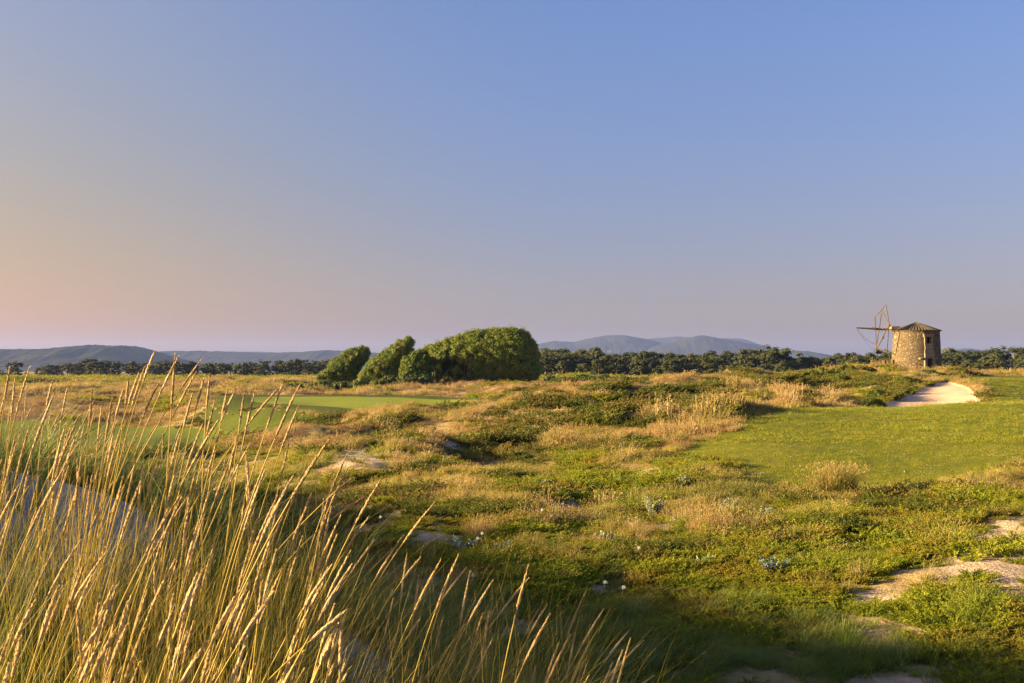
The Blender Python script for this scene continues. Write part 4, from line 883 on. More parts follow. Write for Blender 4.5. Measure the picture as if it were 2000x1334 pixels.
# where the different plants grow: column, row, half width, half height (photograph pixels of the ground they cover)
M_DCRP = leaf_mat('dark_heath_scrub_leaf', [(.0, (.05, .075, .008)), (.5, (.09, .115, .012)), (1, (.16, .16, .02))], patch=(.17, .13, .03), patch_scale=.5, tf=.3)
for L_ in (1, 2): reg(('dks', L_), [creeper_proto((30, 26)[L_ - 1], (.26, .42)[L_ - 1], (11, 8)[L_ - 1], (.042, .085)[L_ - 1], [M_DCRP], 1.0, (.18, .3)[L_ - 1]) for k_ in range(2)])
PROTOS[('dks', 0)] = PROTOS[('dks', 1)]
CRPP = [(1680, 1110, 150, 32), (1900, 1000, 150, 26), (1790, 1175, 90, 26), (1500, 1130, 170, 34), (1300, 1160, 160, 34), (1150, 1115, 110, 26), (1450, 1075, 150, 22), (1200, 1085, 110, 18), (1650, 1040, 110, 22),
        (950, 1010, 100, 20), (870, 1085, 90, 24), (1090, 965, 80, 14), (1220, 940, 120, 16), (1000, 1120, 130, 26), (1750, 985, 70, 18), (1130, 930, 50, 8), (1230, 868, 70, 14), (1150, 888, 70, 14), (770, 860, 50, 14), (930, 868, 50, 14),
        (1080, 790, 60, 10), (1150, 798, 50, 14), (1280, 790, 110, 12), (1400, 775, 70, 10), (1560, 745, 90, 8), (1640, 745, 90, 12), (1740, 770, 70, 14), (1240, 830, 60, 10), (750, 970, 70, 12), (1960, 1105, 40, 10), (1980, 1140, 40, 12), (1390, 1240, 130, 26),
        (1120, 1190, 100, 24), (720, 1050, 60, 20), (1560, 1190, 90, 26), (1350, 905, 70, 10), (1180, 760, 40, 4), (1330, 762, 60, 6), (880, 1010, 60, 12), (1050, 1050, 80, 14)]
TALLP = [(0, 0, 1, 1, 0)] + [(a[0], a[1], a[2] * .75, a[3] * .7, a[4] * .7) for a in [(1280, 830, 160, 14, .5), (1230, 860, 200, 18, .6), (1400, 790, 110, 22, .8), (1520, 780, 110, 18, .8), (1620, 940, 70, 12, .9), (1120, 870, 110, 16, .6), (1450, 760, 90, 14, .6), (1620, 775, 60, 14, .7), (1050, 850, 90, 14, .4), (960, 815, 60, 8, .4)]]
SUCP = [(990, 880, 60, 18), (960, 815, 40, 8), (900, 905, 40, 14), (1100, 905, 20, 8), (1080, 840, 30, 8), (1190, 778, 40, 5), (1480, 745, 40, 4), (1560, 735, 60, 6), (1830, 1030, 60, 16), (1700, 1010, 50, 14), (1270, 1085, 70, 18), (1210, 830, 50, 10)]
def ell(px, py, L_, i=4):
    m = np.zeros(len(px))
    for e in L_: m = np.maximum(m, (e[4] if len(e) > 4 else 1.0) * np.exp(-(((px - e[0]) / e[2]) ** 2 + ((py - e[1]) / e[3]) ** 2) ** 1.5 * .7))
    return m

n0 = 190000
x, y = sample(n0, 7.5, 125., 1.35); r = np.hypot(x, y); z = ground(x, y); px_, py_ = proj(x, y, z)
bad = np.zeros(len(x), bool)
for P, mg in ((LAWN, .35), (BUNKER, .1), (UPLAWN, .2), (GREEN, -.1), (PLATEAU, -.3), (FAIRWAY, -.1), (POTSAND, -.1)):
    bad |= sdist(P, x, y) + .6 * fbm(x / .8, y / .8, 3, 77) * (2.2 if P is LAWN or P is UPLAWN else .2) > -mg + .3
slope_in = sdist(SLOPE, x, y) > -.2
sf = sand_field(px_, py_) + .75 * fbm(x / .6, y / .6, 4, 41)
bad |= (sf > .36) & (rng.random(len(x)) < .93)
drop = fbm(x / 1.1, y / 1.3, 3, 44); bad |= (drop < np.where(py_ > 1130, -.04, -.22)) & (rng.random(len(x)) < .8)
bad |= slope_in & (rng.random(len(x)) < .7)
bad |= (np.hypot(x - MX, y - MY) < 3.2)
k = ~bad; x, y, z, r, px_, py_ = x[k], y[k], z[k], r[k], px_[k], py_[k]
nn1 = fbm(x / 2.2, y / 2.6, 3, 51); nn2 = fbm(x / 5, y / 6, 3, 52); nn3 = fbm(x / 1.2, y / 1.5, 3, 53); nn4 = fbm(x / 3.5, y / 4, 3, 54)
e_crp = ell(px_, py_, CRPP) + .5 * nn1; e_tall = ell(px_, py_, TALLP) + .35 * nn2; e_suc = ell(px_, py_, SUCP) + .45 * nn3
rn = rng.random(len(x)); kind = np.empty(len(x), dtype='U4')
low = np.clip((py_ - 1060) / 160, 0, 1)                     # toward the hollow by the camera the grass is greener
kind[:] = 'hth'
kind[(nn1 + .35 * (rn - .5) > -.02)] = 'dry'
mid = (py_ > 880) & (py_ < 1130); kind[mid & (rn < .80 + nn4)] = 'yel'; gr_ = mid & (rng.random(len(x)) < .18 + nn1 * .8); kind[gr_] = 'grn'
up = (py_ <= 880) & (rn < .30 + nn4 * .9); kind[up] = 'yel'
kind[(rn < low * 1.3 + .5 * nn4 - .1)] = 'grn'; kind[(py_ > 1120) & (rng.random(len(x)) < .38 + nn2)] = 'mar'
lf = (px_ < 470) & (py_ > 930); kind[lf] = np.where(rn[lf] < .4, 'grn', 'mar')
kind[slope_in[k] & (rn < .8)] = 'grn'
k_ = (e_tall > .33) & (rng.random(len(x)) < .35); kind[k_] = 'tall'
k_ = (e_suc > .45) & (rng.random(len(x)) < .7); kind[k_] = 'suc'
k_ = (e_crp > .30) & (rng.random(len(x)) < .85); kind[k_] = 'crp'; k_ = (py_ > 880) & (fbm(x / 1.1, y / 1.5, 3, 58) > np.where(py_ < 1010, .10, -.02)) & (rng.random(len(x)) < .8); kind[k_] = 'crp'
k_ = (py_ > 1170) & (rng.random(len(x)) < .42 + nn2 * .8) & (e_crp < .75); kind[k_] = np.where(rn[k_] < .5, 'mar', 'grn')
far_ = (kind == 'tall') & (py_ > 900); kind[far_] = 'yel'
k_ = (py_ < 870) & (r > 24) & (fbm(x / 3.2, y / 5.0, 3, 66) + .4 * e_crp > .31) & (rng.random(len(x)) < .58); kind[k_] = 'dks'
k_ = (kind == 'crp') & (nn1 < -.12); kind[k_] = 'dks'
lod = np.where(r < 19, 0, np.where(r < 42, 1, 2)); lod = np.where(rng.random(len(x)) < .15, np.clip(lod + rng.integers(-1, 2, len(x)), 0, 2), lod); lod = np.where((r < 15) & (lod > 0), 0, lod)
idx = np.array([PROTOS[(kk_, int(l_))][int(q_ * len(PROTOS[(kk_, int(l_))]))] for kk_, l_, q_ in zip(kind, lod, rng.random(len(x)) * .999)])
sc_ = rng.uniform(.5, 1.35, len(x)) * (1 + .8 * nn3); sc_ = np.where(slope_in[k], sc_ * .45, sc_); sc_ = np.where((py_ > 900) & (kind != 'crp'), sc_ * .72, sc_); sc_ = np.where((py_ > 1150), sc_ * .8, sc_); sc_ = np.where((lod == 2) & (kind != 'tall') & (kind != 'dks'), sc_ * .62, np.where((lod == 1) & (kind != 'tall'), sc_ * .8, sc_)); sc_ = np.where(np.hypot(x - MX, y - MY) < 20, sc_ * .6, sc_)
PP = np.stack([x, y, z], -1); NM = {'dry': 'dry_grass', 'hth': 'heath', 'yel': 'yellow_grass', 'grn': 'green_grass', 'mar': 'marram_grass', 'tall': 'tall_dry_grass', 'suc': 'succulent_ground_cover', 'crp': 'creeping_ground_cover', 'dks': 'dark_scrub'}
for kk_, nm in NM.items():
    m = kind == kk_; rz_ = rng.uniform(0, 6.28, m.sum()) if kk_ in ('suc', 'hth') else rng.normal(size=m.sum()) * .6
    scatter(nm, PP[m], idx[m], sc_[m], rz_)
# more distant heath: 125 to 330 m
x, y = sample(46000, 118, 330., .9); z = ground(x, y); bad = np.zeros(len(x), bool)
for P, mg in ((GREEN, 0), (PLATEAU, 0), (FAIRWAY, 0), (UPLAWN, 0)): bad |= sdist(P, x, y) > -mg
bad |= sdist(SLOPE, x, y) > -.5
k = ~bad; x, y, z = x[k], y[k], z[k]; nn2 = fbm(x / 16, y / 22, 3, 60); nn3 = fbm(x / 6, y / 9, 3, 61); rn = rng.random(len(x))
kind = np.where(nn2 + .5 * (rn - .5) > .1, 'dry', 'hth'); kind = np.where(nn3 + .4 * (rn - .5) > .33, 'crp', kind); kind = np.where((y > 215 + 25 * nn2) & (rn < .75), 'yel', kind)
idx = np.array([PROTOS[(a, 2)][int(q * len(PROTOS[(a, 2)]))] for a, q in zip(kind, rng.random(len(x)) * .999)])
scatter('distant_heath', np.stack([x, y, z], -1), idx, rng.uniform(1.0, 2.1, len(x)) * np.where(kind == 'crp', 1.2, 1), rng.uniform(0, 6.28, len(x)))
# undergrowth at the foot of the woods
x, y = sample(12000, 290, 560., .9); z = ground(x, y); nn2 = fbm(x / 20, y / 25, 3, 62); 
kind = np.where(nn2 > -.05, 'crp', 'yel'); idx = np.array([PROTOS[(a, 2)][0] for a in kind]); scatter('undergrowth', np.stack([x, y, z], -1), idx, rng.uniform(3, 6.5, len(x)), rng.uniform(0, 6.28, len(x)))
# short turf blades and clover on the lawns
x, y = sample(60000, 21, 100, 1.35); z = ground(x, y); k = (sdist(LAWN, x, y) > -.5) | (sdist(UPLAWN, x, y) > -.2); x, y, z = x[k], y[k], z[k]; r = np.hypot(x, y); k = ~(sdist(BUNKER, x, y) > -.05)
x, y, z, r = x[k], y[k], z[k], r[k]; idx = np.where(r < 34, PROTOS[('turf', 0)][0], PROTOS[('turf', 1)][0]) + rng.integers(0, 3, len(x)); scl = rng.uniform(.6, 1.3, len(x)) * (1 + .5 * fbm(x / 1.5, y / 1.5, 3, 71))
idx = np.where(rng.random(len(x)) < .012 + .07 * (fbm(x / 2.5, y / 2.5, 3, 72) > .25), PROTOS[('clo', 0)][0], idx)
scatter('turf_blades', np.stack([x, y, z], -1), idx, scl, rng.normal(size=len(x)) * .7)
# dry fringe hanging over the far rim of the bunker
t_ = rng.random(1400); rim = BUNKER[5:11]; seg_ = rng.integers(0, len(rim) - 1, 1400); p_ = rim[seg_] * (1 - t_[:, None]) + rim[seg_ + 1] * t_[:, None]; p_ = p_ + rng.normal(size=p_.shape) * .3
z = ground(p_[:, 0], p_[:, 1]); idx = np.array([PROTOS[('hth', 2)][0], PROTOS[('dry', 2)][0], PROTOS[('yel', 2)][0]])[rng.integers(0, 3, 1400)]
k = sdist(BUNKER, p_[:, 0], p_[:, 1]) < .25; scatter('bunker_rim_grass', np.stack([p_[:, 0], p_[:, 1], z], -1)[k], idx[k], rng.uniform(.35, .7, k.sum()), rng.uniform(0, 6.28, k.sum()))
# ------------------------------------------------------------------ the marram grass on the near dune: every tussock a thing, its seed stalks parts
M_SPIKE = leaf_mat('marram_seed_head', [(.0, (.42, .31, .14)), (.5, (.58, .45, .22)), (1, (.70, .57, .32))], tf=.25, rough=.7)
M_STALK = leaf_mat('marram_stalk', [(.0, (.38, .30, .05)), (.5, (.52, .41, .08)), (1, (.62, .50, .15))], tf=.25, rough=.5)
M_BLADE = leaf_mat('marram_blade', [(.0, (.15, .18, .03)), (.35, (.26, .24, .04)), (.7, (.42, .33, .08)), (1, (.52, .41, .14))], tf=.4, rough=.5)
M_BLADE2 = leaf_mat('shaded_marram_blade', [(.0, (.10, .15, .03)), (.6, (.17, .22, .05)), (1, (.36, .33, .10))], tf=.4, rough=.5)  # darker, greener copy of marram_blade with shade in its colour

def stalk_curve(root, tip, ld):
    """from the ground to the tip; ld: unit direction of the seed head"""
    L_ = np.linalg.norm(tip - root); p1 = tip - ld * L_ * .45; t = np.linspace(0, 1, 15)[:, None]
    return (1 - t) ** 2 * root + 2 * (1 - t) * t * p1 + t ** 2 * tip
def spike_mesh(P, L_, w):
    """seed head round the last L_ metres of curve P: overlapping slim spikelets on a tapering core"""
    seg = np.linalg.norm(np.diff(P, axis=0), axis=1); s = np.concatenate([[0], np.cumsum(seg)]); tot = s[-1]
    n = max(80, int(L_ * 900)); u = np.sort(rng.random(n)); q = tot - L_ + u * L_; C = np.stack([np.interp(q, s, P[:, i]) for i in range(3)], -1)
    T = unit(P[-1] - P[-3]); A = unit(np.cross(T, [0.2, .9, .1])); Bv = np.cross(T, A); an = rng.uniform(0, 6.28, n)
    env = np.clip(np.sin(np.clip(u * 1.02, 0, 1) * np.pi) ** .5, .12, 1) * (1 - .45 * u); rad_ = w * .5 * env
    D = A * np.cos(an)[:, None] + Bv * np.sin(an)[:, None]; up = unit(T + D * rng.uniform(.08, .3, n)[:, None]); c = C + D * rad_[:, None] * .72
    V, F = diamonds(c, unit(D + rng.normal(size=D.shape) * .3), rng.uniform(.013, .021, n), .24, up=up)
    mb = MB(); uu = np.linspace(0, 1, 16); qq = tot - L_ + uu * L_; Pc = np.stack([np.interp(qq, s, P[:, i]) for i in range(3)], -1)
    mb.tube(Pc, w * .5 * np.clip(np.sin(np.clip(uu, 0.03, .99) * np.pi) ** .5 * (1 - .45 * uu), .1, 1) * .82 * rng.uniform(.86, 1.14, 16), 6)
    V0 = np.vstack(mb.v); return make_mesh('seed_head', np.vstack([V0, V]), [np.vstack(mb.f3), np.vstack(mb.f4 + [F + len(V0)])], [M_SPIKE])
def pix(px, py, d): return np.array([(px - 1000) / FP * d, d, (HOR - py) / FP * d])
# seed heads read off the photograph: tip column, tip row, column and row where the head begins
ST = [(302,686,278,745),(342,694,334,800),(348,697,307,774),(394,701,349,762),(382,728,342,800),(410,732,402,800),(398,741,384,790),(555,742,518,838),(586,750,531,861),(583,793,544,883),(544,758,483,825),(462,758,429,822),(444,761,432,819),(498,765,477,845),
 (477,768,466,840),(376,768,356,840),(419,785,400,860),(310,747,275,819),(271,730,250,787),(252,733,245,794),(282,718,256,794),(241,760,224,819),(219,779,205,864),(200,787,189,864),(180,760,174,832),(107,766,51,896),(58,717,26,813),(30,736,22,819),
 (19,718,8,780),(17,742,0,810),(102,745,88,800),(131,760,118,820),(107,878,64,934),(136,838,112,918),(147,852,120,930),(564,868,548,930),(640,862,560,978),(676,890,640,970),(679,916,640,990),(687,934,632,978),(744,936,688,1026),(718,966,644,1010),(720,1010,672,1074),
 (729,1058,672,1130),(786,1048,728,1130),(848,982,780,1062),(795,1082,780,1178),(820,1090,780,1138),(818,1126,808,1198),(860,1095,800,1198),(895,1085,844,1198),(910,1110,860,1170),(918,1118,896,1222),(962,1134,908,1218),(943,1198,915,1280),(956,1194,938,1290),
 (1033,1103,1000,1218),(1032,1130,970,1200),(1060,1176,1020,1242),(1074,1200,1010,1310),(1143,1158,1100,1250),(1179,1190,1124,1274),(1228,1232,1176,1294),(1256,1252,1180,1322),(1276,1320,1220,1360),(1068,1182,1030,1240),(1046,1302,1030,1370),(1140,1294,1120,1350),
 (674,1194,604,1250),(728,1216,660,1262),(740,1258,660,1310),(740,1284,688,1326),(786,1222,740,1290),(820,1210,796,1242),(768,1170,744,1262),(866,1202,850,1260),(450,900,415,980),(520,905,478,990),(600,905,565,985),(610,960,575,1040),(556,1000,520,1080),(500,985,470,1070),
 (430,840,404,925),(395,830,360,915),(350,850,325,940),(310,880,285,970),(265,900,245,985),(228,860,205,945),(190,920,170,1010),(150,960,120,1050),(100,960,80,1050),(60,900,40,990),(30,850,12,930),(10,905,-10,985),(640,1000,610,1085),(590,1050,560,1140)]
r_ = np.random.default_rng(21)
for k_ in range(170):                                       # the crowd of heads behind and between them, lower in the picture
    px0 = r_.uniform(-30, 690); topc = 790 + max(0, px0 - 420) * .75; py0 = r_.uniform(topc + 20, min(1330, topc + 560)); ln_ = r_.uniform(70, 120); le = r_.normal(.33, .22)
    ST.append((px0, py0, px0 - ln_ * le, py0 + ln_))
for k_ in range(16):
    px0 = r_.uniform(820, 1240); py0 = r_.uniform(1190 + (px0 - 820) * .12, 1330); ln_ = r_.uniform(80, 110); le = r_.normal(.45, .12); ST.append((px0, py0, px0 - ln_ * le, py0 + ln_))
CEN = [(-1.62, 2.9), (-1.25, 3.15), (-.92, 2.75), (-.62, 3.1), (-.34, 2.7), (-1.75, 3.6), (-1.1, 3.8), (-.1, 2.95), (.18, 2.75), (-.55, 3.7)]
CLB = ['tall marram tussock at the outer edge of the near dune, heads above the hills', 'dense golden marram tussock beside the bare sand slope', 'golden marram tussock in the thick of the near dune, tallest heads crossing the skyline',
       'marram tussock with many crossing straw heads before the lower fairway', 'marram tussock with heads leaning over the putting green slope', 'marram tussock just in front of the bare sand crest', 'marram tussock behind the others, thin heads before the heath',
       'lower marram tussock with spaced leaning heads over the shaded hollow', 'outermost low marram tussock, heads arching into the dark green hollow', 'marram tussock on the falling side of the dune, heads before the dry slope']
CEN = np.array(CEN); stalks = [[] for _ in CEN]
for (tx, ty, bx, by) in ST:
    ln_px = math.hypot(tx - bx, ty - by); d = np.clip(.19 * FP / max(ln_px, 60), 2.15, 3.6) * r_.uniform(.92, 1.08)
    if ty > 1100 and tx < 700: d = r_.uniform(1.9, 2.6)
    tip = pix(tx, ty, d); b = pix(bx, by, d + r_.uniform(-.05, .05)); ld = unit(tip - b); L_ = min(.24, np.linalg.norm(tip - b))
    # root: walk down and let the stalk straighten
    gx_ = tip[0]; h = tip[2] - G(tip[0], d); lean = ld[0] / max(ld[2], .35)
    rx = tip[0] - h * min(.62, max(-.35, lean * .55)) ; ry = d + r_.uniform(-.12, .12); rz_ = G(rx, ry) - .02
    c = int(np.argmin(np.hypot(CEN[:, 0] - rx, CEN[:, 1] - ry))); stalks[c].append((np.array([rx, ry, rz_]), tip, ld, L_))
for c, (cx, cy) in enumerate(CEN):
    if not stalks[c]: continue
    base = np.array([cx, cy, G(cx, cy)]); t = empty('marram_tussock', base, CLB[c], 'grass tussock', 'marram tussocks on the near dune')
    roots = []
    for root, tip, ld, L_ in stalks[c]:
        P = stalk_curve(root, tip, ld) - base; roots.append(root)
        mb = MB(); mb.tube(P, np.linspace(.0028, .0016, len(P)), 5); so = obj('stalk', mb.mesh('stalk', [M_STALK], smooth=True), t)
        obj('seed_head', spike_mesh(P, L_, r_.uniform(.010, .0145)), so)
    A = Acc(); roots = np.array(roots)
    nb = 380 if cx < -1.4 else 560
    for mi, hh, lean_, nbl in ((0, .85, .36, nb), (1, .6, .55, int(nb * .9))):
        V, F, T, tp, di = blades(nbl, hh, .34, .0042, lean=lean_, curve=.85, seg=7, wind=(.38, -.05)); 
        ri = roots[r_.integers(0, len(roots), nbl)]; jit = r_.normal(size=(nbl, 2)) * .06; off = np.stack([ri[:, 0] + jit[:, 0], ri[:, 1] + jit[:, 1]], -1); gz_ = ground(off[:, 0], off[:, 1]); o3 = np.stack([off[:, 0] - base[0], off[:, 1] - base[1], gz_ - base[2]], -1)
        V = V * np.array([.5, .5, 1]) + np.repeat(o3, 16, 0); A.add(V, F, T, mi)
    lv = obj('leaves', A.mesh('leaves', [M_BLADE, M_BLADE2]), t); tag(lv, kind='stuff')

# the second, greener stand of marram beyond the bare sand crest
CEN2 = [(-5.0, 8.2), (-4.2, 8.8), (-3.55, 8.1), (-4.9, 9.8), (-3.2, 9.6), (-2.6, 8.4), (-4.1, 7.4), (-2.2, 7.2), (-3.0, 7.0), (-5.6, 11), (-3.9, 11)]
TOPS2 = [755, 765, 785, 770, 815, 860, 770, 900, 850, 790, 830]
LB2 = ['green marram tussock at the very edge of the second stand, highest heads', 'green marram tussock with fine heads before the hills', 'green marram tussock with heads against the brown heath', 'dark green marram tussock standing behind the second stand', 'green marram tussock before the lower fairway',
       'low green marram tussock where the second stand falls away', 'green marram tussock directly behind the bare sand crest', 'shaded green marram tussock low behind the golden stalks', 'shaded marram tussock just below the sand crest', 'distant green marram tussock at the outer flank of the dune', 'distant green marram tussock before the fairway edge']
for c, (cx, cy) in enumerate(CEN2):
    base = np.array([cx, cy, G(cx, cy)]); t = empty('marram_tussock', base, LB2[c], 'grass tussock', 'marram tussocks beyond the sand crest')
    topz = (HOR - TOPS2[c]) / FP * cy; H = np.clip(topz - base[2], .55, 1.1)
    for q in range(16):
        rt = base + np.array([r_.normal() * .28, r_.normal() * .25, -.02]); rt[2] = G(rt[0], rt[1]) - .02; le = r_.normal(.35, .16); hh = H * r_.uniform(.65, 1.02)
        tip = rt + np.array([hh * le * .75, r_.normal() * .08, hh]); ld = unit(np.array([le * 1.25, r_.normal() * .12, 1.0])); P = stalk_curve(rt, tip, ld) - base
        mb = MB(); mb.tube(P, np.linspace(.0026, .0018, len(P)), 4); so = obj('stalk', mb.mesh('stalk', [M_BLADE2]), t)
        obj('seed_head', spike_mesh(P, r_.uniform(.14, .2), .013), so)
    A = Acc()
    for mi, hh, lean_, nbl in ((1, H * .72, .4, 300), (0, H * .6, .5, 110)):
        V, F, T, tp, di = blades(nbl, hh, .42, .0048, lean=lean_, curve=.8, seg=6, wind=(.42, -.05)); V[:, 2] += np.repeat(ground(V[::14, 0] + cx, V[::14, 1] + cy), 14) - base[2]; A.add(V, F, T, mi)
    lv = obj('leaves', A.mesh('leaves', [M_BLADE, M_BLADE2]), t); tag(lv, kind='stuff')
# thin loose marram over the near sand, and on the flank and the dune out to the side that shades the hollow
def stand(name, x, y, key, s0, s1):
    z = ground(x, y); p = PROTOS[key]; idx = np.array(p)[rng.integers(0, len(p), len(x))]; scatter(name, np.stack([x, y, z], -1), idx, rng.uniform(s0, s1, len(x)), rng.normal(size=len(x)) * .5)
x = rng.uniform(-3.6, 1.6, 900); y = rng.uniform(2.0, 7.2, 900); f = fbm(x / .8, y / .8, 3, 81); 
k = (f + .35 * (rng.random(900) - .5) + np.clip((x + 1.0) * .35, 0, .8) > .02) & (np.hypot(x, y) > 1.6) & ((x > -1.3) | (rng.random(900) < .14)); stand('dune_grass', x[k], y[k], ('mar', 0), .7, 1.5)
k = (np.hypot(x, y) > 1.9) & (x > -1.9 + .2 * (y - 3)) & (f > -.2); stand('dune_green_grass', x[k] + .1, y[k] + .07, ('grn', 0), .8, 1.5)
x = rng.uniform(-20, -9.0, 420); y = rng.uniform(7, 24, 420); k = x < -.50 * y - 1.5; stand('unseen_marram_side_dune', x[k], y[k], ('tall', 1), .8, 1.6)  # out of view, added to break up the side dune's shadow
x = rng.uniform(-9.5, -4.3, 380); y = rng.uniform(3.2, 11, 380); k = x < -.53 * y - .1; stand('marram_beside_the_sand', x[k], y[k], ('mar', 0), 1.0, 2.0)
x = rng.uniform(-7.5, -1.4, 620); y = rng.uniform(6.3, 11, 620); k = x > -.62 * y; stand('marram_on_the_flank', x[k], y[k], ('mar', 0), .8, 1.5)

# ------------------------------------------------------------------ sea holly, sea daffodils and single tufts
M_HOLLY = leaf_mat('sea_holly_leaf', [(.0, (.16, .21, .14)), (.5, (.26, .31, .20)), (1, (.40, .44, .30))], tf=.2)
M_HOLLYB = leaf_mat('blue_sea_holly_leaf', [(.0, (.10, .16, .15)), (1, (.20, .27, .25))], tf=.2)
M_PETAL = leaf_mat('white_petal', [(.0, (.75, .76, .72)), (1, (.85, .85, .82))], tf=.3)
M_STRAP = leaf_mat('sea_daffodil_leaf', [(.0, (.12, .18, .09)), (1, (.20, .27, .15))], tf=.3)
def sea_holly(px, py, w, h, label, mat, seed):
    x, y, z = pos(px, py); D = y; r = np.random.default_rng(seed); W_ = w / FP * D / 2; H_ = h / FP * D; t = empty('sea_holly', (x, y, z), label, 'plant', 'sea holly plants')
    mb = MB(); V = []; F = []; n = 0; st = []; LVs = []; LFs = []; HV = []; HF = []; m_ = 0; hm = 0
    for q in range(max(6, int(W_ * 130))):
        e = np.array([r.normal() * W_ * .55, r.normal() * W_ * .4, H_ * r.uniform(.55, 1.05)]); mb.tube([(e[0] * .15, e[1] * .15, -.02), e * np.array([.7, .7, .6]), e], [.004, .003, .002], 4)
        c = np.linspace(.3, 1, 9)[:, None] * e; c = np.repeat(c, 3, 0) + r.normal(size=(27, 3)) * .012; dr = unit(r.normal(size=c.shape) + np.array([0, 0, .35])); s = r.uniform(.022, .045, 27)
        v, f = diamonds(c + dr * s[:, None] * .4, unit(r.normal(size=c.shape) + np.array([0, -.3, .5])), s, .75, up=dr); LVs.append(v); LFs.append(f + m_); m_ += len(v)
        if r.random() < .6: v = ICO_V * .012 + e; HV.append(v); HF.append(ICO_F + hm); hm += len(v)
    obj('stem', mb.mesh('stem', [mat]), t); obj('foliage', make_mesh('foliage', np.vstack(LVs), [np.vstack(LFs)], [mat]), t)
    if HV: obj('flower_heads', make_mesh('flower_heads', np.vstack(HV), [np.vstack(HF)], [M_HOLLYB]), t)
for q, a in enumerate([(1276, 1012, 46, 42, 'largest pale sea holly plant, bushy, in the yellow grass below the lawn', 0), (1424, 1012, 42, 36, 'pale sea holly with a ragged top beside the dry tussock below the lawn', 0), (1336, 962, 26, 18, 'small sea holly at the edge of the dark green patch under the lawn', 0),
                       (1385, 1026, 22, 16, 'low sea holly between the two big ones', 0), (1494, 1030, 26, 24, 'sea holly half sunk in bright green creeping cover', 0), (1318, 1042, 10, 18, 'thin upright sea holly stem in the creeping cover', 0), (986, 1098, 34, 30, 'sunlit sea holly amid the shaded hollow', 0),
                       (900, 1088, 46, 26, 'blue-grey sea holly in shade beside a white daffodil', 1), (1186, 1078, 30, 18, 'sea holly on the bright creeping mat near the sand streak', 0), (1512, 1132, 46, 34, 'blue sea holly at the border of the shade below the lawn', 1), (650, 1026, 60, 18, 'wide bluish sea holly patch behind the straw heads', 1),
                       (1190, 922, 24, 12, 'small pale sea holly high on the slope', 0), (1062, 968, 40, 10, 'flat spread of sea holly on the slope', 0), (1378, 1118, 40, 22, 'greyish sea holly on a sandy gap at the shade border', 0)]):
    sea_holly(*a[:5], M_HOLLYB if a[5] else M_HOLLY, 300 + q)
def daffodil(px, py, label, h=20, seed=0):
    """px, py: where the flower is seen; its foot stands h pixels lower"""
    x, y, z = pos(px, py + h); D = y; H_ = h / FP * D; r = np.random.default_rng(seed); t = empty('sea_daffodil', (x, y, z), label, 'flower', 'white sea daffodils')
    mb = MB(); mb.tube([(0, 0, -.02), (.01, 0, H_ * .5), (.02, 0, H_)], [.005, .004, .004], 5); obj('stem', mb.mesh('stem', [M_STRAP]), t)
    c = np.array([.02, 0, H_]); Vp = []; 
    for q in range(6):
        a = q * 1.047 + r.uniform(-.15, .15); d = np.array([math.cos(a), math.sin(a) * .8 - .2, .45]); d /= np.linalg.norm(d); s = np.array([-d[1], d[0], 0]) * .009; p1 = c + d * .03; p2 = c + d * .062 + np.array([0, 0, -.008])
        Vp.append(np.array([c, p1 - s, p2, p1 + s]))
    for q, v in enumerate(Vp): obj('petal', make_mesh('petal', v, [[[0, 1, 2, 3]]], [M_PETAL]), t)
    mb = MB(); mb.tube([c, c + np.array([0, -.01, .02]), c + np.array([0, -.02, .036])], [.005, .010, .017], 7, False); obj('trumpet', mb.mesh('trumpet', [M_PETAL]), t)
    V, F, T, tp, di = blades(7, max(.12, H_ * .8), .03, .014, lean=.5, curve=.7, seg=4); obj('leaves', make_mesh('leaves', V, [F], [M_STRAP], {'t': T}), t)
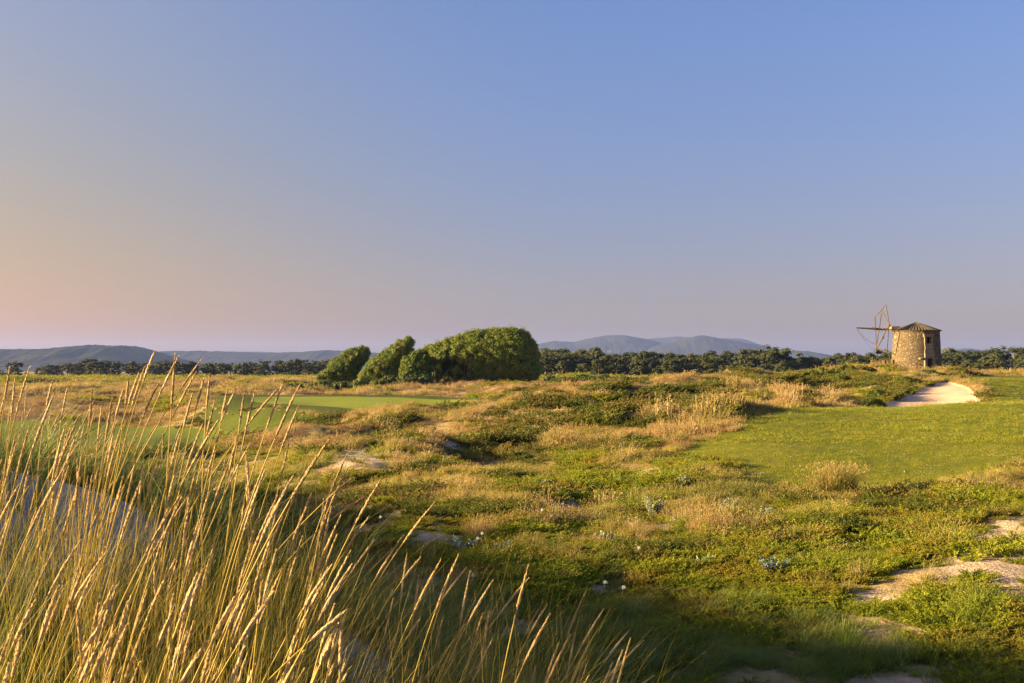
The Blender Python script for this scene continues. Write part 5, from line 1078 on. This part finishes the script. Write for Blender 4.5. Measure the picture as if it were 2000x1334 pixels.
for q, (a, b, l) in enumerate([(1244, 1085, 'white sea daffodil on a tall stem next to the pale sand streak'), (1178, 1132, 'white sea daffodil low in the shaded green under the sand streak'), (939, 1060, 'white sea daffodil above the blue-grey sea holly'), (741, 1028, 'white sea daffodil alone on the lit grass border behind the straw heads'),
                               (701, 1062, 'white sea daffodil highest of the pair at the shade edge'), (727, 1073, 'sea daffodil pair flower closest to the leaning straw heads'), (921, 1134, 'white sea daffodil in the darkest green of the hollow'), (1056, 1026, 'white sea daffodil above a small sand gap'),
                               (557, 952, 'white sea daffodil seen between the straw stalks on the slope'), (1214, 1140, 'drooping white sea daffodil in shade'), (930, 1066, 'second smaller flower beside the sea holly in the shade')]):
    daffodil(a, b, l, 24, 400 + q)
def tussock(px, py, w, h, label, mats, n=500, wd=.004, hd=.7, lean=.25):
    x, y, z = pos(px, py); D = y; t = empty('grass_tussock', (x, y, z), label, 'grass tussock'); W_ = w / FP * D / 2; H_ = h / FP * D
    A = Acc(); V, F, T, tip, di = blades(n, H_, W_ * .6, wd, lean=lean, curve=.5, seg=5, wind=(.15, 0)); A.add(V, F, T, 0)
    k = rng.random(n) < hd; V, F = heads(tip[k], di[k], 4, .08, wd * 2.6); A.add(V, F, 1, len(mats) - 1); obj('leaves', A.mesh('leaves', mats), t)
tussock(1632, 968, 110, 56, 'tall dry golden grass tussock standing alone at the foot of the lawn', [M_YEL, M_DRY], 1500, .005, .55, .3)
tussock(1600, 972, 80, 34, 'lower dry grass tussock beside the tall golden one at the foot of the lawn', [M_YEL, M_DRY], 700, .005, .4, .35)
tussock(1135, 733, 14, 24, 'single wispy dry grass tuft breaking the crest line before the wood', [M_DRY], 26, .022, .9, .2)
for q, (px, py, w, h, l) in enumerate([(1270, 948, 50, 26, 'upright dark green leafy plants at the shaded patch under the lawn, taller group'), (1215, 955, 60, 22, 'upright dark green leafy plants beside the taller group'), (1310, 944, 30, 20, 'small leafy green plant at the end of the dark patch'), (1340, 905, 24, 14, 'bright green leafy sprig on the lawn edge')]):
    x, y, z = pos(px, py); t = empty('leafy_plant', (x, y, z), l, 'plant'); W_ = w / FP * y / 2; H_ = h / FP * y; n = 60; V, F, T, tip, di = blades(n, H_, W_, .02, lean=.2, curve=.4, seg=4); obj('leaves', make_mesh('leaves', V, [F], [M_GRN], {'t': T}), t)
